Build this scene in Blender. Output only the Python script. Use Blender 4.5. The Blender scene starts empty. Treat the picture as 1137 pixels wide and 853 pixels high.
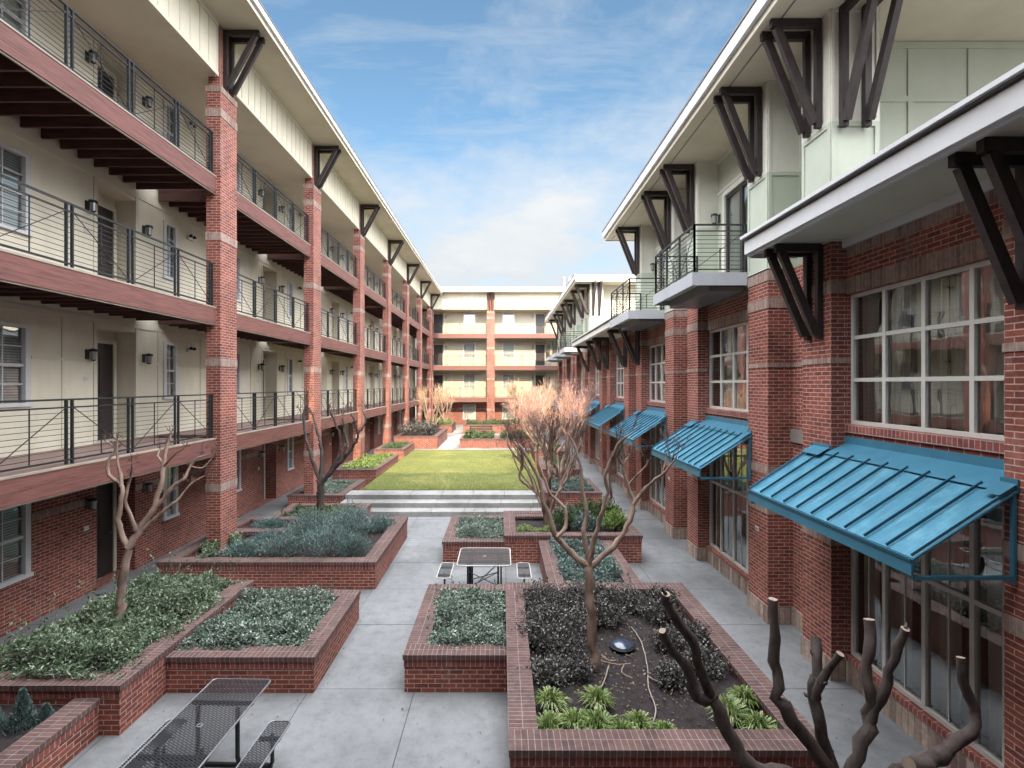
import bpy, math, random
import numpy as np
from mathutils import Vector, Matrix
R = math.radians
random.seed(7); rng = np.random.default_rng(7)
scene = bpy.context.scene
COL = scene.collection
CZ = 4.6; F = 568.0; VX = 557.0; VY = 426.0     # camera height, focal length and vanishing point in photo pixels
def at(px, py, d): return Vector(((px-VX)*d/F, d, CZ-(py-VY)*d/F))

# ------------------------------------------------------------------ materials
MATS = {}
def newmat(name):
    m = bpy.data.materials.new(name); m.use_nodes = True
    nt = m.node_tree; b = nt.nodes['Principled BSDF']; MATS[name] = m
    return m, nt, b
def N(nt, t, **kw):
    n = nt.nodes.new(t)
    for k, v in kw.items():
        if k.startswith('i_'): n.inputs[k[2:].replace('_', ' ')].default_value = v
        else: setattr(n, k, v)
    return n
def L(nt, a, b): nt.links.new(a, b)
def mixc(nt, fac, a, b, mode='MIX'):
    n = nt.nodes.new('ShaderNodeMix'); n.data_type = 'RGBA'; n.blend_type = mode
    for s, v in ((n.inputs[0], fac), (n.inputs[6], a), (n.inputs[7], b)):
        if isinstance(v, (int, float)): s.default_value = v
        elif isinstance(v, tuple): s.default_value = (*v, 1) if len(v) == 3 else v
        else: nt.links.new(v, s)
    return n.outputs[2]
def ramp(nt, inp, stops):
    n = nt.nodes.new('ShaderNodeValToRGB')
    while len(n.color_ramp.elements) < len(stops): n.color_ramp.elements.new(.5)
    for e, (p, c) in zip(n.color_ramp.elements, stops):
        e.position = p; e.color = (*c, 1) if isinstance(c, tuple) else (c, c, c, 1)
    nt.links.new(inp, n.inputs[0]); return n.outputs[0]
def noise(nt, scale, detail=4, rough=.6, vec=None, src='pos', stretch=None):
    n = N(nt, 'ShaderNodeTexNoise'); n.inputs['Scale'].default_value = scale
    n.inputs['Detail'].default_value = detail; n.inputs['Roughness'].default_value = rough
    if vec is None: vec = N(nt, 'ShaderNodeNewGeometry').outputs['Position']
    if stretch:
        mp = N(nt, 'ShaderNodeMapping'); mp.inputs['Scale'].default_value = stretch
        L(nt, vec, mp.inputs[0]); vec = mp.outputs[0]
    L(nt, vec, n.inputs['Vector']); return n.outputs['Fac']
def bump(nt, b, h, strength=.3, dist=.01):
    n = N(nt, 'ShaderNodeBump'); n.inputs['Strength'].default_value = strength; n.inputs['Distance'].default_value = dist
    L(nt, h, n.inputs['Height']); L(nt, n.outputs[0], b.inputs['Normal'])
def plain(name, col, rough=.6, var=.12, nscale=2.0, metal=0, bmp=0, spec=.4, stretch=None, dirt=None):
    m, nt, b = newmat(name)
    f = noise(nt, nscale, 6, .65, stretch=stretch)
    dark = tuple(c*(1-var*1.6) for c in col); lite = tuple(min(1, c*(1+var)) for c in col)
    c = ramp(nt, f, [(.28, dark), (.5, col), (.72, lite)])
    if dirt:
        f2 = noise(nt, .6, 8, .75, stretch=(1, 1, .25))
        c = mixc(nt, ramp(nt, f2, [(.5, 0.0), (.75, .55)]), c, dirt)
    L(nt, c, b.inputs['Base Color']); b.inputs['Roughness'].default_value = rough
    b.inputs['Metallic'].default_value = metal; b.inputs['Specular IOR Level'].default_value = spec
    if bmp: bump(nt, b, noise(nt, nscale*9, 4), bmp, .004)
    return m
def brickmat(name, c1, c2, mort, bw, rh, ms=.008, off=.5, dark=None, bmp=.55):
    m, nt, b = newmat(name)
    uv = N(nt, 'ShaderNodeUVMap').outputs[0]
    t = N(nt, 'ShaderNodeTexBrick'); t.offset = off; t.squash = 1
    t.inputs['Scale'].default_value = 1; t.inputs['Brick Width'].default_value = bw; t.inputs['Row Height'].default_value = rh
    t.inputs['Mortar Size'].default_value = ms; t.inputs['Mortar Smooth'].default_value = .15; t.inputs['Bias'].default_value = 0
    t.inputs['Color1'].default_value = (*c1, 1); t.inputs['Color2'].default_value = (*c2, 1); t.inputs['Mortar'].default_value = (*mort, 1)
    L(nt, uv, t.inputs['Vector'])
    # big patches and per-brick tone
    f = noise(nt, 1.1, 5, .7); g = noise(nt, 16, 3, .6)
    c = mixc(nt, 1.0, t.outputs['Color'], ramp(nt, f, [(.3, .74), (.55, 1.0), (.75, 1.2)]), 'MULTIPLY')
    c = mixc(nt, 1.0, c, ramp(nt, g, [(.25, .72), (.5, 1.0), (.78, 1.3)]), 'MULTIPLY')
    e = noise(nt, .9, 8, .75, stretch=(1, 1, .45)); c = mixc(nt, ramp(nt, e, [(.60, 0.0), (.74, .30)]), c, (.42, .36, .33))
    dk = noise(nt, .55, 7, .7, stretch=(1, 1, .3)); c = mixc(nt, ramp(nt, dk, [(.56, 0.0), (.72, .45)]), c, (.05, .032, .03))
    L(nt, c, b.inputs['Base Color']); b.inputs['Roughness'].default_value = .85; b.inputs['Specular IOR Level'].default_value = .25
    inv = N(nt, 'ShaderNodeMath', operation='MULTIPLY_ADD'); inv.inputs[1].default_value = -1; inv.inputs[2].default_value = 1
    L(nt, t.outputs['Fac'], inv.inputs[0])
    ad = N(nt, 'ShaderNodeMath', operation='MULTIPLY_ADD'); ad.inputs[1].default_value = .25
    L(nt, noise(nt, 60, 3), ad.inputs[0]); L(nt, inv.outputs[0], ad.inputs[2])
    bump(nt, b, ad.outputs[0], bmp, .006)
    return m
brickmat('brick', (.27, .080, .053), (.15, .044, .034), (.42, .31, .27), .208, .0677, .0062)
brickmat('soldier', (.31, .23, .19), (.20, .125, .105), (.36, .28, .25), .0677, .3, .005, off=0)
brickmat('base_block', (.40, .31, .25), (.13, .085, .07), (.22, .17, .15), .105, .34, .008, off=0)
brickmat('coping', (.13, .075, .066), (.085, .052, .047), (.22, .19, .18), .072, .166, .0045, off=0)
brickmat('rowlock', (.27, .085, .065), (.17, .052, .044), (.36, .26, .24), .072, .11, .006, off=0)
plain('cream', (.63, .59, .47), .55, .05, 1.2, dirt=(.42, .37, .29))
plain('cream_olive', (.44, .41, .31), .55, .05, 1.2, dirt=(.36, .32, .22))
plain('cream_trim', (.58, .54, .44), .5, .04, 1.5)
plain('soffit', (.56, .51, .40), .6, .05, 1.0, dirt=(.42, .37, .29))
plain('sage', (.40, .44, .36), .5, .05, 1.5, dirt=(.32, .33, .27))
plain('pale_post', (.58, .57, .50), .5, .05, 1.5, dirt=(.36, .33, .28))
plain('white_trim', (.55, .56, .57), .4, .05, 1.5, dirt=(.5, .48, .45))
plain('fascia_grey', (.36, .38, .41), .45, .06, 1.5, dirt=(.28, .28, .28))
plain('gutter', (.16, .15, .145), .4, .1, 2)
plain('metal_dark', (.03, .034, .036), .4, .15, 5, metal=.3)
plain('timber_red', (.15, .062, .052), .6, .38, 3, bmp=.4, stretch=(1.2, .6, 14), dirt=(.12, .055, .05))
plain('joist', (.075, .032, .026), .8, .3, 3, stretch=(.5, 4, 4))
plain('deck_board', (.22, .15, .13), .75, .2, 3, stretch=(8, .5, 1))
plain('deck_edge', (.30, .25, .20), .7, .2, 3)
plain('bracket_wood', (.030, .022, .021), .55, .35, 5, bmp=.4, stretch=(3, 3, 1))
plain('door_dark', (.035, .028, .028), .35, .1, 2)
plain('frame_tan', (.50, .49, .45), .4, .05, 3)
plain('black', (.012, .012, .013), .5, .2, 6)
plain('interior', (.20, .18, .165), .9, .2, 1)
plain('curtain', (.80, .78, .72), .9, .08, 3)
plain('galv', (.30, .31, .32), .35, .1, 8, metal=.8)
plain('bark', (.26, .18, .14), .8, .4, 9, bmp=1.0, stretch=(1, 1, .3), dirt=(.25, .2, .17))
plain('bark_dark', (.06, .045, .04), .85, .45, 14, bmp=1.0, stretch=(1, 1, .35), dirt=(.17, .14, .125))
plain('bark_pale', (.34, .22, .165), .75, .2, 9)
plain('cut_wood', (.27, .21, .16), .8, .2, 12)
plain('mulch', (.024, .018, .018), .95, .6, 16, bmp=1.0)
plain('litter', (.16, .11, .08), .9, .4, 20)
plain('black_coat', (.02, .021, .023), .35, .1, 5)
plain('ground_far', (.12, .12, .09), .95, .2, .3)
plain('hose', (.30, .25, .22), .6, .2, 5)
plain('lid_blue', (.03, .045, .07), .18, .2, 3, spec=.9)
plain('stem', (.10, .06, .05), .8, .2, 8)

def m_concrete(name, base, joint=False):
    m, nt, b = newmat(name)
    a = noise(nt, .55, 8, .7); c2 = noise(nt, 5, 8, .75); s = noise(nt, 90, 2, .5)
    c = ramp(nt, a, [(.30, tuple(x*.62 for x in base)), (.48, base), (.7, tuple(x*1.22 for x in base))])
    c = mixc(nt, 1.0, c, ramp(nt, c2, [(.3, .72), (.5, 1.0), (.75, 1.16)]), 'MULTIPLY')
    c = mixc(nt, 1.0, c, ramp(nt, s, [(.3, .85), (.6, 1.08)]), 'MULTIPLY')
    w = ramp(nt, noise(nt, .33, 5, .6, stretch=(1, .6, 1)), [(.50, 0.0), (.62, .7)])
    c = mixc(nt, w, c, tuple(x*.5 for x in base))
    c = mixc(nt, ramp(nt, noise(nt, 2.2, 9, .8), [(.60, 0.0), (.70, .5)]), c, (.09, .085, .075))
    L(nt, c, b.inputs['Base Color']); b.inputs['Roughness'].default_value = .7
    bump(nt, b, s, .25, .003)
m_concrete('concrete', (.168, .175, .178)); m_concrete('concrete_step', (.25, .25, .24)); m_concrete('joint', (.05, .05, .05))

def m_grass():
    m, nt, b = newmat('grass')
    a = noise(nt, .8, 6, .7); f = noise(nt, 45, 5, .8, stretch=(1, .5, 1))
    c = ramp(nt, a, [(.3, (.095, .12, .025)), (.5, (.125, .145, .03)), (.7, (.17, .17, .045))])
    c = mixc(nt, ramp(nt, noise(nt, .45, 7, .75), [(.52, 0.0), (.72, .7)]), c, (.30, .26, .08))
    c = mixc(nt, 1.0, c, ramp(nt, f, [(.3, .55), (.5, 1.0), (.75, 1.4)]), 'MULTIPLY')
    L(nt, c, b.inputs['Base Color']); b.inputs['Roughness'].default_value = .9; bump(nt, b, f, .8, .03)
m_grass()
def m_leaf(name, cols, rough=.45, trans=.15, spec=.4):
    m, nt, b = newmat(name)
    at_ = N(nt, 'ShaderNodeAttribute'); at_.attribute_name = 'rnd'
    n = len(cols); c = ramp(nt, at_.outputs['Fac'], [(i/max(1, n-1), cc) for i, cc in enumerate(cols)])
    L(nt, c, b.inputs['Base Color']); b.inputs['Roughness'].default_value = rough; b.inputs['Specular IOR Level'].default_value = spec
    b.inputs['Subsurface Weight'].default_value = 0
    if trans:
        tr = N(nt, 'ShaderNodeBsdfTranslucent'); L(nt, c, tr.inputs[0])
        mx = N(nt, 'ShaderNodeMixShader'); mx.inputs[0].default_value = trans
        L(nt, b.outputs[0], mx.inputs[1]); L(nt, tr.outputs[0], mx.inputs[2])
        L(nt, mx.outputs[0], nt.nodes['Material Output'].inputs[0])
m_leaf('leaf_jasmine', [(.05, .08, .045), (.11, .16, .09), (.19, .25, .15), (.36, .41, .31)], .3)
m_leaf('leaf_cover', [(.05, .08, .058), (.10, .145, .108), (.19, .245, .19), (.50, .55, .48)], .3)
m_leaf('leaf_juniper', [(.045, .08, .065), (.09, .145, .125), (.17, .23, .21), (.26, .31, .29)], .5)
m_leaf('leaf_green', [(.03, .05, .02), (.06, .10, .04), (.10, .15, .05), (.16, .18, .07)], .4)
m_leaf('leaf_bright', [(.08, .13, .03), (.14, .22, .05), (.22, .30, .09), (.30, .34, .14)], .4)
m_leaf('leaf_purple', [(.025, .022, .02), (.06, .05, .045), (.12, .12, .11), (.38, .39, .37)], .3)
m_leaf('leaf_dry', [(.12, .09, .05), (.2, .16, .09), (.28, .22, .14), (.09, .08, .04)], .7)
m_leaf('blade', [(.07, .12, .03), (.13, .20, .05), (.20, .28, .09), (.34, .36, .16)], .4)
m_leaf('leaf_blue', [(.05, .09, .08), (.10, .165, .15), (.18, .26, .24), (.30, .37, .35)], .5)
m_leaf('twig_pink', [(.30, .16, .13), (.46, .29, .24), (.60, .42, .36), (.36, .2, .16)], .7, 0)
m_leaf('twig_tan', [(.34, .23, .16), (.44, .32, .22), (.5, .38, .28), (.3, .2, .13)], .7, 0)
m_leaf('twig_dark', [(.09, .055, .045), (.13, .08, .065), (.18, .12, .1), (.1, .06, .05)], .7, 0)

def m_awning():
    m, nt, b = newmat('awning_blue')
    a = noise(nt, 3.5, 8, .75, stretch=(1, 1, 1)); s = noise(nt, 2.2, 6, .7, stretch=(1, 8, 1))
    c = ramp(nt, a, [(.3, (.032, .14, .215)), (.5, (.048, .185, .27)), (.72, (.10, .27, .36))])
    c = mixc(nt, ramp(nt, s, [(.52, 0.0), (.75, .5)]), c, (.20, .36, .43))
    c = mixc(nt, ramp(nt, noise(nt, 6, 8, .8), [(.58, 0.0), (.7, .35)]), c, (.05, .16, .22))
    L(nt, c, b.inputs['Base Color']); b.inputs['Metallic'].default_value = .1
    L(nt, ramp(nt, a, [(.3, .5), (.7, .68)]), b.inputs['Roughness']); b.inputs['Specular IOR Level'].default_value = .3
m_awning()
plain('awning_side', (.05, .185, .275), .4, .12, 3, metal=.2)
plain('awning_seam', (.018, .09, .14), .45, .12, 3, metal=.2)

def m_glass():
    m, nt, b = newmat('glass')
    fr = N(nt, 'ShaderNodeFresnel'); fr.inputs[0].default_value = 1.6
    ma = N(nt, 'ShaderNodeMath', operation='MULTIPLY_ADD'); ma.inputs[1].default_value = 2.0; ma.inputs[2].default_value = .09; ma.use_clamp = True
    L(nt, fr.outputs[0], ma.inputs[0])
    g = N(nt, 'ShaderNodeBsdfGlossy'); g.inputs['Roughness'].default_value = .01; g.inputs['Color'].default_value = (.85, .9, .92, 1)
    bp = N(nt, 'ShaderNodeBump'); bp.inputs['Strength'].default_value = .010; bp.inputs['Distance'].default_value = .3
    L(nt, noise(nt, 1.4, 2), bp.inputs['Height']); L(nt, bp.outputs[0], g.inputs['Normal'])
    t = N(nt, 'ShaderNodeBsdfTransparent'); t.inputs[0].default_value = (.84, .87, .87, 1)
    mx = N(nt, 'ShaderNodeMixShader'); L(nt, ma.outputs[0], mx.inputs[0]); L(nt, t.outputs[0], mx.inputs[1]); L(nt, g.outputs[0], mx.inputs[2])
    L(nt, mx.outputs[0], nt.nodes['Material Output'].inputs[0])
m_glass()
def m_blind():
    m, nt, b = newmat('blind')
    uv = N(nt, 'ShaderNodeUVMap').outputs[0]
    w = N(nt, 'ShaderNodeTexWave', bands_direction='Y'); w.inputs['Scale'].default_value = 6.2; w.inputs['Distortion'].default_value = .2
    L(nt, uv, w.inputs[0])
    L(nt, ramp(nt, w.outputs['Fac'], [(.15, (.30, .31, .30)), (.5, (.50, .51, .48)), (.9, (.62, .62, .58))]), b.inputs['Base Color'])
m_blind()
def m_mesh():      # perforated steel sheet with diagonal slots
    m, nt, b = newmat('mesh_steel')
    uv = N(nt, 'ShaderNodeUVMap').outputs[0]
    mp = N(nt, 'ShaderNodeMapping'); mp.inputs['Rotation'].default_value = (0, 0, R(28)); L(nt, uv, mp.inputs[0])
    t = N(nt, 'ShaderNodeTexBrick'); t.inputs['Scale'].default_value = 1; t.inputs['Brick Width'].default_value = .075; t.inputs['Row Height'].default_value = .026
    t.inputs['Mortar Size'].default_value = .0085; t.inputs['Mortar Smooth'].default_value = 0; L(nt, mp.outputs[0], t.inputs[0])
    b.inputs['Base Color'].default_value = (.03, .032, .036, 1); b.inputs['Roughness'].default_value = .3; b.inputs['Metallic'].default_value = .2
    L(nt, t.outputs['Fac'], b.inputs['Alpha'])
m_mesh()

# ------------------------------------------------------------------ mesh builder
class MB:
    def __init__(s): s.v = []; s.f = []; s.m = []; s.uv = []; s.sm = []; s.mats = []
    def mi(s, m):
        if m not in s.mats: s.mats.append(m)
        return s.mats.index(m)
    def face(s, pts, m, uv=None, smooth=False, off=(0, 0)):
        pts = [Vector(p) for p in pts]
        if uv is None:
            n = (pts[1]-pts[0]).cross(pts[2]-pts[0])
            if n.length < 1e-12 and len(pts) > 3: n = (pts[2]-pts[0]).cross(pts[3]-pts[0])
            ax = max(range(3), key=lambda i: abs(n[i]))
            uv = [((p.y, p.z), (p.x, p.z), (p.x, p.y))[ax] for p in pts]
        b = len(s.v); s.v += [tuple(p) for p in pts]; s.f.append(tuple(range(b, b+len(pts))))
        s.m.append(s.mi(m)); s.uv += [(u+off[0], v+off[1]) for u, v in uv]; s.sm.append(smooth)
    def box(s, x0, x1, y0, y1, z0, z1, m, skip='', along=None, off=(0, 0)):
        P = lambda x, y, z: (x, y, z)
        fs = {'w': [(x0, y1, z0), (x0, y0, z0), (x0, y0, z1), (x0, y1, z1)], 'e': [(x1, y0, z0), (x1, y1, z0), (x1, y1, z1), (x1, y0, z1)],
              's': [(x0, y0, z0), (x1, y0, z0), (x1, y0, z1), (x0, y0, z1)], 'n': [(x1, y1, z0), (x0, y1, z0), (x0, y1, z1), (x1, y1, z1)],
              'b': [(x0, y1, z0), (x1, y1, z0), (x1, y0, z0), (x0, y0, z0)], 't': [(x0, y0, z1), (x1, y0, z1), (x1, y1, z1), (x0, y1, z1)]}
        for k, q in fs.items():
            if k in skip: continue
            uv = None
            if along == 'x' and k in 'tb': uv = [(p[0], p[1]-y0) for p in q]
            elif along == 'y' and k in 'tb': uv = [(p[1], p[0]-x0) for p in q]
            elif along and k in 'wesn': uv = [((p[1] if k in 'we' else p[0]), p[2]-z0+.002) for p in q]
            s.face(q, m, uv, off=off)
    def bar(s, p0, p1, w, h, m, up=(0, 0, 1)):
        p0 = Vector(p0); p1 = Vector(p1); d = (p1-p0).normalized(); up = Vector(up)
        if abs(d.dot(up)) > .98: up = Vector((0, 1, 0))
        a = d.cross(up).normalized()*w/2; b = a.cross(d).normalized()*h/2
        c = [p0-a-b, p0+a-b, p0+a+b, p0-a+b]; e = [q+(p1-p0) for q in c]
        for i in range(4):
            j = (i+1) % 4; s.face([c[i], c[j], e[j], e[i]], m)
        s.face(c[::-1], m); s.face(e, m)
    def tube(s, pts, rad, m, n=6, cap=None, smooth=True, rough=0):
        pts = [Vector(p) for p in pts]
        if not hasattr(rad, '__len__'): rad = [rad]*len(pts)
        rings = []; prev = None
        for i, p in enumerate(pts):
            d = (pts[min(i+1, len(pts)-1)]-pts[max(i-1, 0)]).normalized()
            if prev is None: a = d.orthogonal().normalized()
            else:
                a = prev-d*prev.dot(d); a = a.normalized() if a.length > 1e-5 else d.orthogonal().normalized()
            prev = a; b = d.cross(a)
            rings.append([p+(a*math.cos(t)+b*math.sin(t))*rad[i]*(1+(random.uniform(-rough, rough) if rough else 0)) for t in [2*math.pi*k/n for k in range(n)]])
        base = len(s.v); mi = s.mi(m)
        for r in rings: s.v += [tuple(q) for q in r]
        for i in range(len(rings)-1):
            for k in range(n):
                k2 = (k+1) % n
                s.f.append((base+i*n+k, base+i*n+k2, base+(i+1)*n+k2, base+(i+1)*n+k)); s.m.append(mi); s.sm.append(smooth)
                s.uv += [(k/n, i), ((k+1)/n, i), ((k+1)/n, i+1), (k/n, i+1)]
        if cap: s.face(rings[-1], cap); s.face(rings[0][::-1], m)
        return s
    def build(s, name, parent=None, loc=(0, 0, 0), rz=0):
        me = bpy.data.meshes.new(name); me.from_pydata(s.v, [], s.f)
        for m in s.mats: me.materials.append(MATS[m])
        me.polygons.foreach_set('material_index', s.m); me.polygons.foreach_set('use_smooth', s.sm)
        l = me.uv_layers.new(name='UVMap'); l.data.foreach_set('uv', np.array(s.uv, dtype=np.float32).ravel())
        me.update()
        return link(name, me, parent, loc, rz)
def link(name, me, parent=None, loc=(0, 0, 0), rz=0):
    o = bpy.data.objects.new(name, me); COL.objects.link(o); o.location = loc; o.rotation_euler = (0, 0, rz)
    if parent: o.parent = parent
    return o
def thing(name, label, cat, loc=(0, 0, 0), rz=0, group=None):
    o = link(name, None, None, loc, rz); tag(o, label, cat, group); return o
def tag(o, label, cat, group=None, kind=None):
    if label: o['label'] = label
    if cat: o['category'] = cat
    if group: o['group'] = group
    if kind: o['kind'] = kind
    return o
def struct(o): o['kind'] = 'structure'; return o
def copy_tree(o, loc, rz=None, parent='same', label=None):
    c = o.copy(); COL.objects.link(c); c.location = loc
    if parent != 'same': c.parent = parent
    if rz is not None: c.rotation_euler = (0, 0, rz)
    for ch in list(o.children): copy_tree(ch, ch.location, ch.rotation_euler.z, c)
    if label: c['label'] = label
    return c
def wall(mb, u0, u1, z0, z1, holes, y, m, depth=.14, rm=None):   # facing -Y at plane y, with reveals going to y+depth
    us = sorted({u0, u1, *[h[0] for h in holes], *[h[1] for h in holes]}); zs = sorted({z0, z1, *[h[2] for h in holes], *[h[3] for h in holes]})
    us = [u for u in us if u0-1e-6 <= u <= u1+1e-6]; zs = [z for z in zs if z0-1e-6 <= z <= z1+1e-6]
    for a, b in zip(us, us[1:]):
        for c, d in zip(zs, zs[1:]):
            um, zm = (a+b)/2, (c+d)/2
            if any(h[0] < um < h[1] and h[2] < zm < h[3] for h in holes): continue
            mb.face([(a, y, c), (b, y, c), (b, y, d), (a, y, d)], m)
    for h in holes:
        a, b, c, d = h[:4]; r = rm or m; e = y+(h[4] if len(h) > 4 else depth)
        mb.face([(a, y, c), (a, e, c), (a, e, d), (a, y, d)], r); mb.face([(b, e, c), (b, y, c), (b, y, d), (b, e, d)], r)
        mb.face([(a, y, d), (a, e, d), (b, e, d), (b, y, d)], r); mb.face([(a, e, c), (a, y, c), (b, y, c), (b, e, c)], r)

# ------------------------------------------------------------------ foliage
def leafmesh(name, P, D, Nn, ln, wd, mat, parent=None, fold=.25):
    """one quad per leaf: P base, D direction, Nn side vector"""
    n = len(P); D = D/np.linalg.norm(D, axis=1, keepdims=True)
    S = np.cross(D, Nn); S /= (np.linalg.norm(S, axis=1, keepdims=True)+1e-9); U = np.cross(S, D)
    ln = np.broadcast_to(ln, (n,))[:, None]; wd = np.broadcast_to(wd, (n,))[:, None]
    V = np.empty((n, 4, 3)); V[:, 0] = P; V[:, 1] = P+D*ln*.5+S*wd/2+U*wd*fold; V[:, 2] = P+D*ln; V[:, 3] = P+D*ln*.5-S*wd/2+U*wd*fold
    me = bpy.data.meshes.new(name); me.vertices.add(n*4); me.vertices.foreach_set('co', V.astype(np.float32).ravel())
    me.loops.add(n*4); me.loops.foreach_set('vertex_index', np.arange(n*4, dtype=np.int32))
    me.polygons.add(n); me.polygons.foreach_set('loop_start', np.arange(0, n*4, 4, dtype=np.int32)); me.polygons.foreach_set('loop_total', np.full(n, 4, dtype=np.int32))
    a = me.attributes.new('rnd', 'FLOAT', 'FACE'); a.data.foreach_set('value', np.clip(rng.beta(1.25, 1.75, n), 0, 1).astype(np.float32))
    me.materials.append(MATS[mat]); me.update(calc_edges=True)
    return link(name, me, parent)
def vnoise(x, y, s, seed=0):
    return (np.sin(x*s+seed)+np.sin(y*s*1.13+seed*2.1)+np.sin((x+y)*s*.71+seed*.7)+np.sin((x-y)*s*1.7+seed*1.3)*.6)/3.6
def cover(name, label, cat, rect, z, h, n, ln, wd, mat, seed=1, edge=.12, spill=0):
    """leafy carpet over a rectangle: one countless mass"""
    x0, x1, y0, y1 = rect
    x = rng.uniform(x0-spill, x1+spill, n); y = rng.uniform(y0-spill, y1+spill, n)
    ed = np.clip(np.minimum(np.minimum(x-x0, x1-x), np.minimum(y-y0, y1-y))/edge, 0, 1)
    hh = h*np.clip(.60+.45*vnoise(x, y, 3.1, seed)+.34*vnoise(x, y, 8.3, seed+3)+.12*vnoise(x, y, 21, seed), .12, 1.3)*(.45+.55*ed)
    zz = z+hh*(1-rng.random(n)**2*.75)
    D = rng.normal(0, 1, (n, 3)); D[:, 2] = np.abs(D[:, 2])*.6+.1
    Nn = rng.normal(0, .45, (n, 3)); Nn[:, 2] += 1
    P = np.stack([x, y, zz], 1)
    if h > .15:
        m = max(8, n//420); sx = rng.uniform(x0-spill*.6, x1+spill*.6, m); sy = rng.uniform(y0-spill*.6, y1+spill*.6, m); Q = []; E = []
        for a, b in zip(sx, sy):
            k = 12; t = np.linspace(0, 1, k)[:, None]; v = rng.normal(0, .35, 3)+[0, 0, .8]; v /= np.linalg.norm(v); l = h*rng.uniform(.5, 1.0)
            Q.append(np.array([a, b, z+h*.55])+v*l*t); E.append(rng.normal(0, .7, (k, 3))+v)
        P = np.concatenate([P]+Q); D = np.concatenate([D]+E); N2 = rng.normal(0, .6, (m*12, 3)); Nn = np.concatenate([Nn, N2]); n = len(P)
    o = leafmesh(name, P, D, Nn, rng.uniform(.5, 1.35, n)*ln, rng.uniform(.6, 1.25, n)*wd, mat)
    tag(o, label, cat, None, 'stuff'); return o
def shrub(name, label, cat, c, r, h, n, ln, wd, mat, group=None, up=.5, stems=9, squash=1.0):
    """shrub of arching leafy shoots; > foliage, stems"""
    t = thing(name, label, cat, c, rng.uniform(0, 6.28), group)
    ns = max(8, n//28); P = []; Dd = []
    mb = MB()
    for i in range(ns):
        a = rng.uniform(0, 2*math.pi); q = math.sqrt(rng.random()); el = rng.uniform(.15, 1.0)
        tip = np.array([math.cos(a)*r*q*(1.15-.3*el), math.sin(a)*r*q*squash*(1.15-.3*el), h*(.35+.65*(1-q*q*.65))*rng.uniform(.7, 1.12)])
        base = np.array([math.cos(a)*r*.15*q, math.sin(a)*r*.15*q, 0])
        k = n//ns; tt = rng.uniform(.35, 1.0, k)[:, None]
        path = base*(1-tt)+tip*tt; path[:, 2] += (np.sin(tt[:, 0]*math.pi)*h*.12)
        P.append(path+rng.normal(0, .03+.05*r, (k, 3))); d = (tip-base)/np.linalg.norm(tip-base)
        dd = rng.normal(0, .65, (k, 3))+d*up; dd[:, 2] += .25; Dd.append(dd)
        if i < stems: mb.tube([base, (base+tip)/2+[0, 0, h*.1], tip], [.012, .008, .004], 'stem', 4)
    P = np.concatenate(P); Dd = np.concatenate(Dd); P[:, 2] = np.maximum(P[:, 2], .02)
    Nn = rng.normal(0, .5, P.shape); Nn[:, 2] += 1
    leafmesh('foliage', P, Dd, Nn, rng.uniform(.6, 1.2, len(P))*ln, rng.uniform(.7, 1.2, len(P))*wd, mat, t)
    mb.build('stem', t); return t
def tuft(name, label, c, r, h, n, mat='blade', group=None):
    """grassy tuft of arching blades, one mesh"""
    a = rng.uniform(0, 2*math.pi, n); q = rng.uniform(.1, 1, n); hh = h*rng.uniform(.6, 1.1, n)*(1-.35*q)
    B = np.stack([np.cos(a)*r*.18*q, np.sin(a)*r*.18*q, np.zeros(n)], 1)
    M1 = B+np.stack([np.cos(a)*r*.35*q, np.sin(a)*r*.35*q, hh*.8], 1); M2 = B+np.stack([np.cos(a)*r*.75*q, np.sin(a)*r*.75*q, hh], 1)
    T = B+np.stack([np.cos(a)*r*q*1.1, np.sin(a)*r*q*1.1, hh*.72], 1)
    S = np.stack([-np.sin(a), np.cos(a), np.zeros(n)], 1)*.006
    V = np.stack([B-S, B+S, M1+S, M1-S, M2+S, M2-S, T], 1); me = bpy.data.meshes.new(name)
    fs = []
    for i in range(n):
        b = i*7; fs += [(b, b+1, b+2, b+3), (b+3, b+2, b+4, b+5), (b+5, b+4, b+6)]
    me.from_pydata(V.reshape(-1, 3).tolist(), [], fs)
    at_ = me.attributes.new('rnd', 'FLOAT', 'FACE'); at_.data.foreach_set('value', np.repeat(rng.random(n), 3).astype(np.float32))
    me.materials.append(MATS[mat]); o = link(name, me, None, c); tag(o, label, 'plant', group); return o
# ------------------------------------------------------------------ building components, all facing -Y in their own frame
def make_pier(w, d, top, bands, slim=None, base=False, bh=.2):
    mb = MB(); z = 0.0
    segs = []
    if base: segs.append((0, .33, 'base_block', .02)); z = .33
    for b0, hgt in bands:
        segs.append((z, b0, 'brick', 0)); segs.append((b0, b0+hgt, 'soldier', .012)); z = b0+hgt
    segs.append((z, top, 'brick', 0))
    for a, b, m, o in segs:
        if m == 'brick': mb.box(0, w, 0, d, a, b, m, skip='tb')
        else:
            off = (0, -a+.0) if m != 'brick' else (0, 0)
            mb.box(-o, w+o, -o, d+o, a, b, m, off=(0, -a+.02))
    if slim: mb.box(.06, w-.06, .06, d-.02, top, slim, 'brick', skip='b')
    return mb
def make_bracket(reach, zt, zf, w=.085):
    """foot on the wall plane y=0 at zf, tip at y=-reach at zt"""
    mb = MB()
    mb.box(-w/2, w/2, -.09, -.004, zf-.05, zt, 'bracket_wood'); mb.box(-w/2+.004, w/2-.004, -reach, -.09, zt-.13, zt-.004, 'bracket_wood')
    mb.bar((0, -reach+.10, zt-.13), (0, -.10, zf+.02), w*.95, .12, 'bracket_wood'); return mb
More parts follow.
